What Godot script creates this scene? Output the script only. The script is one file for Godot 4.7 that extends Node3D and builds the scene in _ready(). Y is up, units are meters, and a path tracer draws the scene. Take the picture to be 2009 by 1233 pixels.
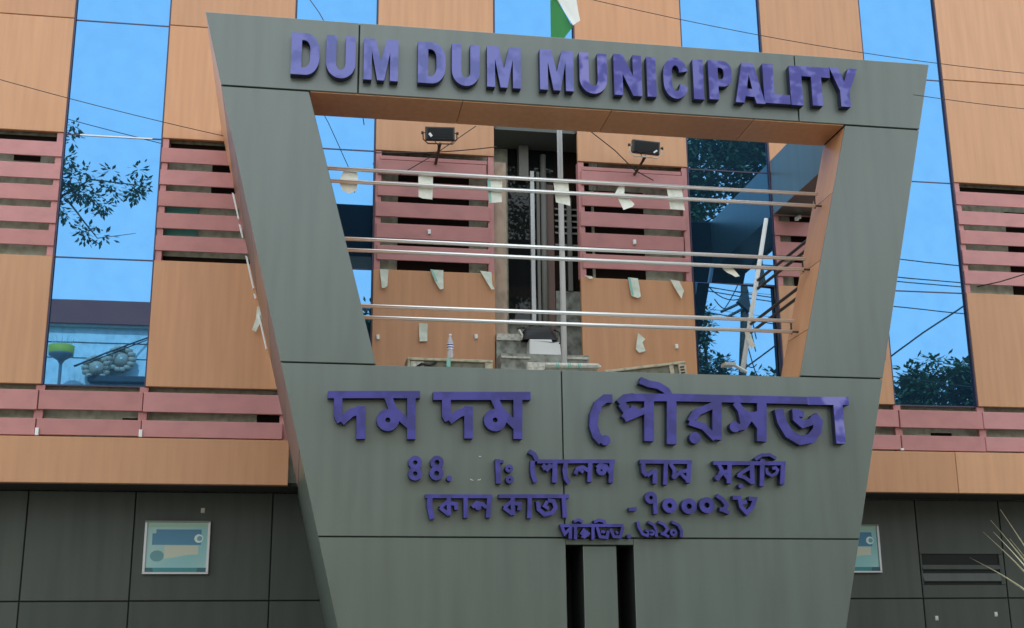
extends Node3D
# A town-hall front: a grey tapering sign portal with raised violet lettering stands 3 m before
# an orange-panelled facade with blue mirror glass and pink slat screens. Metres, y up.

const CX := 3.17           # middle of the portal
const FACE := -3.3         # front of the facade panels
var rng := RandomNumberGenerator.new()
var M := {}                # materials
var used := {}

# ---------------------------------------------------------------- naming
func numbered(called: String, parent: Node) -> String:
	var key := str(parent.get_instance_id()) + called
	if not used.has(key):
		used[key] = 0
		return called
	used[key] += 1
	return "%s_%03d" % [called, used[key]]

func thing(called: String, label: String, category: String, at := Vector3.ZERO, group := "") -> Node3D:
	var o := Node3D.new()
	o.name = numbered(called, self)
	add_child(o, true)
	o.position = at
	tag(o, label, category, group)
	return o

func tag(o: Node, label: String, category: String, group := "") -> void:
	o.set_meta("label", label)
	o.set_meta("category", category)
	if group != "":
		o.set_meta("group", group)

func part(called: String, st: SurfaceTool, mat: Material, parent: Node = self) -> MeshInstance3D:
	var o := MeshInstance3D.new()
	o.name = numbered(called, parent)
	st.generate_normals()
	o.mesh = st.commit()
	o.material_override = mat
	parent.add_child(o, true)
	return o

func lone(called: String, st: SurfaceTool, mat: Material, label: String, category: String, group := "") -> MeshInstance3D:
	var o := part(called, st, mat)
	tag(o, label, category, group)
	return o

# ---------------------------------------------------------------- shapes
func begin(smooth := false) -> SurfaceTool:
	var st := SurfaceTool.new()
	st.begin(Mesh.PRIMITIVE_TRIANGLES)
	st.set_smooth_group(0 if smooth else -1)
	return st

func tri(st: SurfaceTool, a: Vector3, b: Vector3, c: Vector3) -> void:
	st.add_vertex(a); st.add_vertex(b); st.add_vertex(c)

func quad(st: SurfaceTool, a: Vector3, b: Vector3, c: Vector3, d: Vector3) -> void:   # clockwise seen from the front
	tri(st, a, b, c); tri(st, a, c, d)

func uv_quad(st: SurfaceTool, a: Vector3, b: Vector3, c: Vector3, d: Vector3) -> void:   # top left, top right, bottom right, bottom left
	var p := [a, b, c, d]
	var t := [Vector2(0, 0), Vector2(1, 0), Vector2(1, 1), Vector2(0, 1)]
	for i in [0, 1, 2, 0, 2, 3]:
		st.set_uv(t[i]); st.add_vertex(p[i])

func box(st: SurfaceTool, lo: Vector3, hi: Vector3) -> void:
	var v := []
	for i in 8:
		v.append(Vector3(hi.x if i & 1 else lo.x, hi.y if i & 2 else lo.y, hi.z if i & 4 else lo.z))
	quad(st, v[6], v[7], v[5], v[4]); quad(st, v[3], v[2], v[0], v[1])
	quad(st, v[2], v[6], v[4], v[0]); quad(st, v[7], v[3], v[1], v[5])
	quad(st, v[2], v[3], v[7], v[6]); quad(st, v[4], v[5], v[1], v[0])

# a flat polygon in x and y (clockwise seen from +z, convex) made solid from z0 back to front z1, front edges chamfered
func slab(st: SurfaceTool, poly: Array, z0: float, z1: float, bev := 0.004) -> void:
	var n := poly.size()
	var ins := []
	for i in n:
		var p: Vector2 = poly[i]
		var a: Vector2 = (p - (poly[(i + n - 1) % n] as Vector2)).normalized()
		var b: Vector2 = ((poly[(i + 1) % n] as Vector2) - p).normalized()
		var na := Vector2(a.y, -a.x)
		var nb := Vector2(b.y, -b.x)
		var m := (na + nb)
		ins.append(p + m * (bev / maxf(0.2, 1.0 + na.dot(nb))))
	for i in range(1, n - 1):
		tri(st, v3(ins[0], z1), v3(ins[i], z1), v3(ins[i + 1], z1))
		tri(st, v3(poly[0], z0), v3(poly[i + 1], z0), v3(poly[i], z0))
	for i in n:
		var j := (i + 1) % n
		quad(st, v3(ins[j], z1), v3(ins[i], z1), v3(poly[i], z1 - bev), v3(poly[j], z1 - bev))
		quad(st, v3(poly[j], z1 - bev), v3(poly[i], z1 - bev), v3(poly[i], z0), v3(poly[j], z0))

func v3(p: Vector2, z: float) -> Vector3:
	return Vector3(p.x, p.y, z)

func rect(x0: float, x1: float, y0: float, y1: float) -> Array:
	return [Vector2(x0, y1), Vector2(x1, y1), Vector2(x1, y0), Vector2(x0, y0)]

func plate(x0: float, x1: float, y0: float, y1: float, z0: float, z1: float, bev := 0.004) -> SurfaceTool:
	var st := begin()
	slab(st, rect(x0, x1, y0, y1), z0, z1, bev)
	return st

func block(x0: float, x1: float, y0: float, y1: float, z0: float, z1: float) -> SurfaceTool:
	var st := begin()
	box(st, Vector3(x0, y0, z0), Vector3(x1, y1, z1))
	return st

func tube(st: SurfaceTool, pts: Array, r0: float, r1 := -1.0, sides := 8) -> void:
	if r1 < 0.0:
		r1 = r0
	var rings := []
	var n := pts.size()
	for i in n:
		var d: Vector3 = ((pts[mini(i + 1, n - 1)] as Vector3) - (pts[maxi(i - 1, 0)] as Vector3)).normalized()
		var u := d.cross(Vector3.UP if absf(d.y) < 0.9 else Vector3.RIGHT).normalized()
		var w := d.cross(u)
		var r := lerpf(r0, r1, float(i) / maxf(1.0, n - 1))
		var ring := []
		for k in sides:
			var a := TAU * k / sides
			ring.append((pts[i] as Vector3) + (u * cos(a) + w * sin(a)) * r)
		rings.append(ring)
	for i in n - 1:
		for k in sides:
			var l := (k + 1) % sides
			quad(st, rings[i][k], rings[i][l], rings[i + 1][l], rings[i + 1][k])
	for k in range(1, sides - 1):
		tri(st, rings[0][0], rings[0][k + 1], rings[0][k])
		tri(st, rings[n - 1][0], rings[n - 1][k], rings[n - 1][k + 1])

func lathe(st: SurfaceTool, at: Vector3, prof: Array, sides := 14) -> void:   # prof: (radius, height) from the bottom up
	for i in prof.size() - 1:
		for k in sides:
			var a := TAU * k / sides
			var b := TAU * (k + 1) / sides
			var p: Vector2 = prof[i]
			var q: Vector2 = prof[i + 1]
			quad(st, at + Vector3(cos(a) * q.x, q.y, sin(a) * q.x), at + Vector3(cos(b) * q.x, q.y, sin(b) * q.x), at + Vector3(cos(b) * p.x, p.y, sin(b) * p.x), at + Vector3(cos(a) * p.x, p.y, sin(a) * p.x))

func sag(a: Vector3, b: Vector3, drop: float, n := 14) -> Array:
	var pts := []
	for i in n + 1:
		var t := float(i) / n
		pts.append(a.lerp(b, t) - Vector3(0, 4.0 * drop * t * (1.0 - t), 0))
	return pts

# ---------------------------------------------------------------- materials
func noise_tex(seed_: int, freq: float, ramp: Array, size := 512, octaves := 4) -> NoiseTexture2D:
	var n := FastNoiseLite.new()
	n.seed = seed_
	n.frequency = freq
	n.fractal_octaves = octaves
	var g := Gradient.new()
	g.offsets = PackedFloat32Array([0.0, 0.5, 1.0])
	g.colors = PackedColorArray([ramp[0], ramp[1], ramp[2]])
	var t := NoiseTexture2D.new()
	t.width = size
	t.height = size
	t.seamless = true
	t.noise = n
	t.color_ramp = g
	return t

func lin(r: float, g: float, b: float) -> Color:
	return Color(r, g, b).linear_to_srgb()

func mat(c: Color, rough := 0.6, metal := 0.0, spec := 0.5) -> StandardMaterial3D:
	var m := StandardMaterial3D.new()
	m.albedo_color = c
	m.roughness = rough
	m.metallic = metal
	m.metallic_specular = spec
	return m

func tri_mat(c: Color, tex: Texture2D, scale: Vector3, rough := 0.5, spec := 0.5) -> StandardMaterial3D:
	var m := mat(c, rough, 0.0, spec)
	m.albedo_texture = tex
	m.uv1_triplanar = true
	m.uv1_world_triplanar = true
	m.uv1_scale = scale
	return m

func materials() -> void:
	# wood-look laminate: fine vertical grain in three tones, two panels rarely alike
	var grain := noise_tex(3, 0.012, [Color(0.93, 0.915, 0.90), Color(0.965, 0.96, 0.955), Color(1, 1, 1)], 512, 5)
	M.wood = []
	for k in 4:
		var base: Color = [lin(0.59, 0.300, 0.150), lin(0.63, 0.325, 0.168), lin(0.55, 0.275, 0.136), lin(0.60, 0.295, 0.142)][k]
		var m := tri_mat(base, grain, Vector3(1.3, 0.08, 1.1), 0.38, 0.5)
		m.uv1_offset = Vector3(0.37 * k, 0.21 * k, 0.13 * k)
		M.wood.append(m)
	# grey composite sheet with faint rain streaks
	var streak := noise_tex(11, 0.010, [Color(0.88, 0.885, 0.88), Color(0.955, 0.955, 0.955), Color(1, 1, 1)], 512, 5)
	var dn := FastNoiseLite.new()
	dn.seed = 15
	dn.frequency = 0.006
	dn.fractal_octaves = 2
	var dent := NoiseTexture2D.new()
	dent.width = 512; dent.height = 512; dent.seamless = true
	dent.noise = dn
	dent.as_normal_map = true
	dent.bump_strength = 2.0
	M.grey = []
	for k in 3:
		var base: Color = [lin(0.094, 0.122, 0.099), lin(0.090, 0.117, 0.095), lin(0.098, 0.125, 0.103)][k]
		var m := tri_mat(base, streak, Vector3(0.8, 0.07, 0.8), 0.33, 0.75)
		m.uv1_offset = Vector3(0.31 * k, 0.17 * k, 0.0)
		m.normal_enabled = true
		m.normal_texture = dent
		m.normal_scale = 0.35
		M.grey.append(m)
	M.wall_sheet = []
	for k in 3:
		var m := tri_mat([lin(0.064, 0.074, 0.062), lin(0.058, 0.068, 0.057), lin(0.070, 0.080, 0.067)][k], streak, Vector3(0.8, 0.07, 0.8), 0.45, 0.4)
		m.uv1_offset = Vector3(0.41 * k, 0.27 * k, 0.0)
		M.wall_sheet.append(m)
	M.joint = mat(lin(0.012, 0.014, 0.013), 0.9)
	var pinkn := noise_tex(23, 0.02, [Color(0.92, 0.92, 0.93), Color(0.97, 0.97, 0.97), Color(1, 1, 1)])
	M.pink = []
	for k in 3:
		var base: Color = [lin(0.53, 0.235, 0.22), lin(0.50, 0.220, 0.205), lin(0.55, 0.25, 0.24)][k]
		var m := tri_mat(base, pinkn, Vector3(0.25, 0.35, 0.3), 0.5, 0.4)
		m.uv1_offset = Vector3(0.3 * k, 0.4 * k, 0)
		M.pink.append(m)
	# blue mirror glass, very slightly uneven as toughened panes are
	M.glass = mat(Color(0.35, 0.57, 0.75), 0.008, 0.93)
	var wave := FastNoiseLite.new()
	wave.seed = 5
	wave.frequency = 0.006
	wave.fractal_octaves = 2
	var wt := NoiseTexture2D.new()
	wt.width = 256; wt.height = 256; wt.seamless = true
	wt.noise = wave
	wt.as_normal_map = true
	wt.bump_strength = 1.0
	M.glass.albedo_texture = noise_tex(57, 0.008, [Color(0.95, 0.96, 0.97), Color(0.98, 0.985, 0.99), Color(1, 1, 1)], 512, 4)
	M.glass.normal_enabled = true
	M.glass.normal_texture = wt
	M.glass.normal_scale = 0.012
	M.glass.uv1_triplanar = true
	M.glass.uv1_world_triplanar = true
	M.glass.uv1_scale = Vector3(0.5, 0.5, 0.5)
	M.mullion = mat(lin(0.05, 0.035, 0.075), 0.5)
	M.seal = mat(lin(0.75, 0.75, 0.75), 0.6)
	M.dark_glass = mat(lin(0.012, 0.014, 0.015), 0.01, 0.0, 0.4)
	M.pole_paint = mat(lin(0.66, 0.67, 0.66), 0.5)
	M.duct = mat(lin(0.20, 0.20, 0.18), 0.7)
	M.render_wall = tri_mat(lin(0.60, 0.62, 0.51), noise_tex(31, 0.02, [Color(0.75, 0.75, 0.73), Color(0.92, 0.92, 0.91), Color(1, 1, 1)]), Vector3(0.6, 0.5, 0.6), 0.9, 0.2)
	M.beige = tri_mat(lin(0.52, 0.40, 0.31), noise_tex(37, 0.02, [Color(0.8, 0.8, 0.8), Color(0.94, 0.93, 0.92), Color(1, 1, 1)]), Vector3(0.5, 0.25, 0.5), 0.8, 0.3)
	M.cement = tri_mat(lin(0.42, 0.43, 0.40), noise_tex(41, 0.018, [Color(0.6, 0.6, 0.58), Color(0.88, 0.88, 0.86), Color(1, 1, 1)]), Vector3(0.7, 0.6, 0.7), 0.9, 0.2)
	M.soffit = mat(lin(0.10, 0.115, 0.105), 0.7)
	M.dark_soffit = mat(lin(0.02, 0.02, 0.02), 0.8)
	M.void = mat(lin(0.02, 0.014, 0.012), 0.9, 0.0, 0.2)
	M.alu = mat(lin(0.55, 0.56, 0.56), 0.42, 0.35)
	M.steel = mat(lin(0.88, 0.87, 0.84), 0.30, 0.72)
	M.dark_steel = mat(lin(0.06, 0.05, 0.045), 0.5, 0.4)
	M.white = mat(lin(0.80, 0.81, 0.79), 0.5)
	var scuff := noise_tex(43, 0.02, [Color(0.72, 0.72, 0.68), Color(0.93, 0.93, 0.91), Color(1, 1, 1)])
	M.old_white = tri_mat(lin(0.68, 0.66, 0.60), scuff, Vector3(1.5, 1.5, 1.5), 0.7)
	M.paper = []
	for k in 3:
		M.paper.append(tri_mat([lin(0.78, 0.78, 0.70), lin(0.72, 0.76, 0.66), lin(0.74, 0.72, 0.62)][k], noise_tex(47 + k, 0.03, [Color(0.88, 0.89, 0.86), Color(0.96, 0.96, 0.95), Color(1, 1, 1)], 256), Vector3(1.2, 1.2, 1.2), 0.85, 0.2))
	M.paper_green = mat(lin(0.24, 0.48, 0.40), 0.8)
	M.cream = tri_mat(lin(0.52, 0.46, 0.34), scuff, Vector3(1.1, 1.1, 1.1), 0.6)
	M.olive = tri_mat(lin(0.19, 0.18, 0.13), scuff, Vector3(0.9, 0.9, 0.9), 0.6)
	M.black = mat(lin(0.012, 0.012, 0.013), 0.55)
	M.black_metal = mat(lin(0.02, 0.021, 0.023), 0.45)
	M.lens = mat(lin(0.012, 0.013, 0.014), 0.3, 0.0, 0.3)
	M.rust = tri_mat(lin(0.11, 0.065, 0.045), scuff, Vector3(3, 3, 3), 0.8)
	M.wire = mat(lin(0.03, 0.026, 0.024), 0.7)
	M.letter_side = mat(lin(0.016, 0.015, 0.055), 0.5)
	# violet letter faces: faded film that has worn off in patches
	M.letter = []
	for k in 4:
		var ramp: Array = [
			[Color(0.33, 0.35, 0.60), Color(0.38, 0.39, 0.65), Color(0.41, 0.42, 0.68)],
			[Color(0.38, 0.38, 0.65), Color(0.27, 0.26, 0.57), Color(0.22, 0.21, 0.53)],
			[Color(0.19, 0.175, 0.45), Color(0.215, 0.195, 0.50), Color(0.24, 0.22, 0.54)],
			[Color(0.47, 0.45, 0.70), Color(0.37, 0.36, 0.65), Color(0.24, 0.23, 0.55)]][k]
		var t := noise_tex(60 + k, 0.013, ramp, 256, 3)
		t.color_ramp.offsets = PackedFloat32Array([0.36, 0.5, 0.64])
		M.letter.append(tri_mat(Color.WHITE, t, Vector3(0.9, 0.9, 0.9), 0.45, 0.5))
	M.leaf = mat(lin(0.045, 0.085, 0.03), 0.5)
	M.leaf.backlight_enabled = true
	M.leaf.backlight = lin(0.02, 0.04, 0.01)
	M.bark = tri_mat(lin(0.10, 0.075, 0.055), scuff, Vector3(1.5, 0.6, 1.5), 0.95)
	M.dry_leaf = tri_mat(lin(0.50, 0.46, 0.30), scuff, Vector3(2, 2, 2), 0.7)
	M.asphalt = tri_mat(lin(0.05, 0.05, 0.052), noise_tex(51, 0.05, [Color(0.7, 0.7, 0.7), Color(0.9, 0.9, 0.9), Color(1, 1, 1)]), Vector3(0.5, 0.5, 0.5), 0.9)
	M.paving = tri_mat(lin(0.24, 0.22, 0.19), noise_tex(53, 0.03, [Color(0.75, 0.74, 0.72), Color(0.92, 0.91, 0.9), Color(1, 1, 1)]), Vector3(0.5, 0.5, 0.5), 0.9)

func wood() -> Material:
	return M.wood[rng.randi() % 4]

func grey() -> Material:
	return M.grey[rng.randi() % 3]

func pink() -> Material:
	return M.pink[rng.randi() % 3]

func more_materials() -> void:
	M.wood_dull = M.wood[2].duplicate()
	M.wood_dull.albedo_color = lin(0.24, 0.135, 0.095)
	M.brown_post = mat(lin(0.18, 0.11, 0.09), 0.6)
	M.teal_board = mat(lin(0.10, 0.36, 0.32), 0.6)
	M.bottle = mat(Color(0.82, 0.86, 0.92, 0.35), 0.08)
	M.bottle.transparency = BaseMaterial3D.TRANSPARENCY_ALPHA
	M.flag_green = mat(lin(0.035, 0.21, 0.06), 0.85)
	M.flag_white = mat(lin(0.74, 0.74, 0.70), 0.85)
	M.flag_saffron = mat(lin(0.75, 0.26, 0.05), 0.85)
	for k in ["flag_green", "flag_white"]:
		M[k].backlight_enabled = true
		M[k].backlight = M[k].albedo_color * 0.3
	M.alu_dull = mat(lin(0.22, 0.23, 0.22), 0.5)
	M.notice = StandardMaterial3D.new()
	M.notice.albedo_texture = notice_print()
	M.notice.roughness = 0.25
	M.blue_wall = tri_mat(lin(0.78, 0.90, 0.90), noise_tex(71, 0.02, [Color(0.85, 0.87, 0.88), Color(0.95, 0.95, 0.95), Color(1, 1, 1)]), Vector3(0.3, 0.2, 0.3), 0.85)
	M.maroon = mat(lin(0.30, 0.085, 0.07), 0.8)
	M.dark_blue = mat(lin(0.05, 0.06, 0.07), 0.7)
	M.copper = mat(lin(0.50, 0.40, 0.30), 0.5)
	M.planter_grey = mat(lin(0.22, 0.25, 0.28), 0.6)
	M.yellow_green = mat(lin(0.42, 0.45, 0.04), 0.6)

func _ready() -> void:
	# ---------------- camera, sky, sun, exposure
	var cam := Camera3D.new()
	cam.name = "camera"
	cam.fov = 28.315
	cam.near = 0.1
	cam.far = 600.0
	cam.position = Vector3(0, 1.6, 13)
	cam.rotation_order = EULER_ORDER_YXZ
	cam.rotation_degrees = Vector3(15.06, -9.869, -0.58)
	add_child(cam)
	cam.current = true
	var sky := ProceduralSkyMaterial.new()
	sky.sky_top_color = Color(0.86, 0.91, 0.95)
	sky.sky_horizon_color = Color(0.97, 0.98, 0.98)
	sky.sky_curve = 0.25
	sky.sky_energy_multiplier = 1.43
	sky.ground_bottom_color = Color(0.30, 0.29, 0.27)
	sky.ground_horizon_color = Color(0.42, 0.42, 0.41)
	sky.ground_energy_multiplier = 0.6
	var env := Environment.new()
	env.background_mode = Environment.BG_SKY
	env.sky = Sky.new()
	env.sky.sky_material = sky
	env.tonemap_mode = Environment.TONE_MAPPER_LINEAR
	env.tonemap_exposure = 1.0
	env.sdfgi_enabled = true
	env.ssao_enabled = true
	env.ssil_enabled = true
	var we := WorldEnvironment.new()
	we.name = "world_environment"
	we.environment = env
	add_child(we)
	var sun := DirectionalLight3D.new()
	sun.name = "sun"
	sun.light_energy = 1.5
	sun.light_color = Color(1.0, 0.97, 0.92)
	sun.light_angular_distance = 1.0
	sun.shadow_enabled = true
	sun.rotation_degrees = Vector3(-43, 192, 0)
	add_child(sun)

	rng.seed = 20
	materials()
	more_materials()
	ground()
	building()
	portal()
	loose_things()
	wires()
	across_the_road()

# ---------------------------------------------------------------- ground
func structure(called: String, st: SurfaceTool, m: Material) -> void:
	var o := part(called, st, m)
	o.set_meta("kind", "structure")

func ground() -> void:
	structure("ground", block(-150, 150, -0.5, 0.0, -150, 150), M.paving)
	structure("forecourt", block(-20, 30, 0.004, 0.12, -4.0, 5.0), M.paving)
	structure("road", block(-150, 150, 0.0, 0.008, 6.0, 19.0), M.asphalt)

# ---------------------------------------------------------------- town hall
const ROWS := [[12.02, 10.065], [10.055, 8.365], [6.62, 4.915]]
const SLATS := [[8.22, 8.01], [7.905, 7.69], [7.60, 7.385], [7.285, 7.07], [6.97, 6.76]]

func building() -> void:
	var b := thing("municipal_building", "orange panelled municipal building with blue mirror glass and pink slats", "building", Vector3(0, 0, 0))
	# body behind the cladding
	part("wall", block(-6.0, 2.6, 3.71, 12.1, -3.8, -3.50), M.render_wall, b)
	part("wall", block(4.15, 16.0, 3.71, 12.1, -3.8, -3.50), M.render_wall, b)
	part("wall", block(2.58, 4.17, 0.0, 12.1, -4.25, -4.05), M.render_wall, b)
	part("wall", block(2.5, 2.6, 3.7, 12.1, -4.05, -3.8), M.render_wall, b)
	part("wall", block(4.15, 4.25, 3.7, 12.1, -4.05, -3.8), M.render_wall, b)
	part("roof", block(-6.0, 16.0, 12.1, 12.3, -12.0, -3.25), M.cement, b)
	part("side_wall", block(-6.0, -5.8, 0.0, 12.1, -12.0, -4.0), M.render_wall, b)
	part("side_wall", block(15.8, 16.0, 0.0, 12.1, -12.0, -4.0), M.render_wall, b)
	part("rear_wall", block(-5.8, 15.8, 0.0, 12.1, -12.0, -11.8), M.render_wall, b)
	# upper floors: panel columns and glass columns
	var panels := [[-5.4, -3.25], [-1.965, -0.255], [0.925, 2.60], [3.82, 5.455], [6.735, 8.365], [9.66, 12.4]]
	for c in panels:
		for r in ROWS:
			part("facade_panel", plate(c[0], c[1], r[1], r[0], FACE - 0.06, FACE + rng.randf_range(-0.002, 0.002), 0.006), wood(), b)
	for c in panels:
		screen(b, c[0], c[1], c[0] > 0.5 and c[1] < 5.6)
	var joints := [12.02, 10.06, 8.36, 6.625, 4.915]
	for c in [[-3.25, -1.965], [-0.255, 0.925], [5.455, 6.735], [8.365, 9.66]]:
		for i in 4:
			var p := plate(c[0] + 0.022, c[1] - 0.022, joints[i + 1] + 0.008, joints[i] - 0.008, FACE - 0.075, FACE - 0.055, 0.003)
			var pane := part("glass_pane", p, M.glass, b)
			var ajar := 5.5 if i == 3 and c[0] > 5.0 and c[0] < 6.0 else 0.0   # this casement stands a little open
			turn_about(pane, Vector3((c[0] + c[1]) * 0.5, (joints[i] + joints[i + 1]) * 0.5, FACE - 0.065), rng.randf_range(-0.12, 0.12), rng.randf_range(-0.12, 0.12) + ajar)
			var js := block(c[0] + 0.02, c[1] - 0.02, joints[i + 1] - 0.009, joints[i + 1] + 0.009, FACE - 0.07, FACE - 0.05)
			if i == 1 and c[0] < -3.0:
				part("transom", block(c[0] + 0.20, c[1] - 0.14, joints[2] - 0.008, joints[2] + 0.010, FACE - 0.053, FACE - 0.045), M.seal, b)
			part("transom", js, M.mullion, b)
		for x in [c[0] + 0.01, c[1] - 0.01]:
			part("mullion", block(x - 0.0095, x + 0.0095, 4.915, 12.02, FACE - 0.075, FACE - 0.012), M.mullion, b)
	# middle column: glass above the recess
	part("glass_pane", plate(2.63, 3.79, 10.07, 12.02, FACE - 0.075, FACE - 0.055, 0.003), M.glass, b)
	part("glass_pane", plate(2.63, 3.79, 8.81, 10.05, FACE - 0.075, FACE - 0.055, 0.003), M.glass, b)
	part("transom", block(2.62, 3.80, 10.05, 10.07, FACE - 0.07, FACE - 0.05), M.mullion, b)
	for x in [2.612, 3.808]:
		part("mullion", block(x - 0.010, x + 0.010, 8.8, 12.02, FACE - 0.075, FACE - 0.012), M.mullion, b)
	recess(b)
	railing(b)
	# first floor edge, its soffit and the ground floor wall of dark grey sheets
	var edges := [[-5.4, -0.115], [6.6, 9.177], [9.183, 12.4]]
	for e in edges:
		part("fascia_panel", plate(e[0], e[1], 3.655, 4.235, FACE - 0.05, FACE + 0.06, 0.006), wood(), b)
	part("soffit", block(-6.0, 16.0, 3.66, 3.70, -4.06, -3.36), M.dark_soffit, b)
	part("floor_slab", block(-6.0, 16.0, 3.701, 4.22, -4.2, -3.51), M.render_wall, b)
	var xs := [-5.2, -3.44, -2.09, -0.31, 1.4, 2.85, 4.3, 5.8, 7.45, 8.94, 10.27, 11.6]
	var ys := [0.12, 1.0, 2.245, 3.66]
	part("wall_backing", block(-5.2, 11.6, 0.1, 3.66, -4.16, -4.1225), M.joint, b)
	for i in xs.size() - 1:
		for j in 3:
			if i == 9 and j == 2:
				continue
			part("wall_sheet", plate(xs[i] + 0.008, xs[i + 1] - 0.008, ys[j] + 0.008, ys[j + 1] - 0.008, -4.12, -4.10, 0.005), M.wall_sheet[rng.randi() % 3], b)
	# the sheet that holds the ventilation slots
	part("wall_sheet", plate(8.948, 10.262, 2.875, 3.652, -4.12, -4.10, 0.005), M.wall_sheet[1], b)
	part("wall_sheet", plate(8.948, 10.262, 2.253, 2.435, -4.12, -4.10, 0.005), M.wall_sheet[1], b)
	part("vent_side", plate(8.948, 8.975, 2.438, 2.872, -4.12, -4.10, 0.003), M.wall_sheet[1], b)
	part("vent_side", plate(10.19, 10.262, 2.438, 2.872, -4.12, -4.10, 0.003), M.wall_sheet[1], b)
	part("vent_void", block(8.96, 10.20, 2.44, 2.87, -4.122, -4.117), M.joint, b)
	for s in [[2.72, 2.66], [2.60, 2.49]]:
		var st := begin()
		var y1: float = s[0]
		var y0: float = s[1]
		quad(st, Vector3(8.975, y1, -4.115), Vector3(10.19, y1, -4.115), Vector3(10.19, y0, -4.085), Vector3(8.975, y0, -4.085))
		quad(st, Vector3(8.975, y0, -4.085), Vector3(10.19, y0, -4.085), Vector3(10.19, y0 - 0.012, -4.10), Vector3(8.975, y0 - 0.012, -4.10))
		part("vent_slat", st, M.wall_sheet[2], b)
	for p in [[9.12, 1.97], [10.05, 2.02], [-1.22, 3.42]]:
		part("fixing_mark", plate(p[0] - 0.025, p[0] + 0.025, p[1] - 0.035, p[1] + 0.03, -4.10, -4.094, 0.006), M.old_white, b)
	# flat roof of the porch between portal and facade
	part("porch_roof", block(-0.05, 6.4, 4.34, 4.46, -3.24, -0.66), M.cement, b)
	# white chips where screw covers sit
	for p in [[1.68, 7.18], [4.61, 7.17], [1.00, 5.66], [2.33, 5.71], [5.16, 5.66]]:
		var st := begin()
		slab(st, [Vector2(p[0] - 0.02, p[1] + 0.03), Vector2(p[0] + 0.02, p[1] + 0.034), Vector2(p[0] + 0.024, p[1] - 0.03), Vector2(p[0] - 0.016, p[1] - 0.034)], FACE, FACE + 0.036, 0.004)
		part("screw_cover", st, M.white, b)

func turn_about(o: Node3D, at: Vector3, ax: float, ay: float) -> void:
	var turn := Basis.from_euler(Vector3(deg_to_rad(ax), deg_to_rad(ay), 0))
	o.transform = Transform3D(turn, at - turn * at)

func screen(b: Node3D, x0: float, x1: float, bay: bool) -> void:
	# slats on posts, an opening in the wall behind
	for s in SLATS:
		var a := x0 + (rng.randf_range(0.01, 0.05) if bay else 0.0)
		var e := x1 - (rng.randf_range(0.04, 0.12) if bay else 0.0)
		part("slat", plate(a, e, s[1], s[0], FACE - 0.018, FACE + rng.randf_range(0.0, 0.012), 0.004), pink(), b)
	if bay:
		part("slat", plate(x0 + 0.05, x1 - 0.1, 8.235, 8.292, FACE - 0.03, FACE - 0.012, 0.004), M.pink[1], b)
	for x in [x0 + 0.045, x1 - 0.045]:
		part("screen_post", plate(x - 0.042, x + 0.042, 6.625, 8.362, FACE - 0.16, FACE - 0.02, 0.004), M.pink[2], b)
	var w := x1 - x0
	var o0 := x0 + w * 0.20
	var o1 := x0 + w * 0.80
	if x0 < -3.0:
		o0 = -3.9; o1 = -3.56
	elif x0 > 9.0:
		o0 = 10.55; o1 = 12.0
	elif x0 < 0.0:
		o0 = -1.3; o1 = -0.75
	elif x0 > 3.5 and x0 < 5.0:
		o0 = 3.9; o1 = 4.82
	var wy: Array = [7.5, 8.36] if x0 < 0.0 else [6.6, 8.0]
	if not bay:
		part("window_opening", block(x0 + 0.1, x1 - 0.12, 8.12, 8.362, -3.499, -3.48), M.void, b)
	part("window_opening", block(o0, o1, wy[0] if x0 > -3.0 else 8.0, 8.362 if x0 < 3.0 else wy[1], -3.51, -3.49), M.void, b)
	if x0 > 3.5 and x0 < 5.0:
		part("window_bar", block(4.04, 4.08, 6.6, 8.0, -3.49, -3.48), M.render_wall, b)
	if x0 > -2.5 and x0 < 0.0:   # teal cloth and boards seen between the slats
		part("shutter", block(-1.9, -1.45, 6.95, 7.5, -3.495, -3.47), M.teal_board, b)
		part("window_opening", block(-1.9, -0.7, 6.55, 6.74, -3.51, -3.49), M.void, b)

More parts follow.
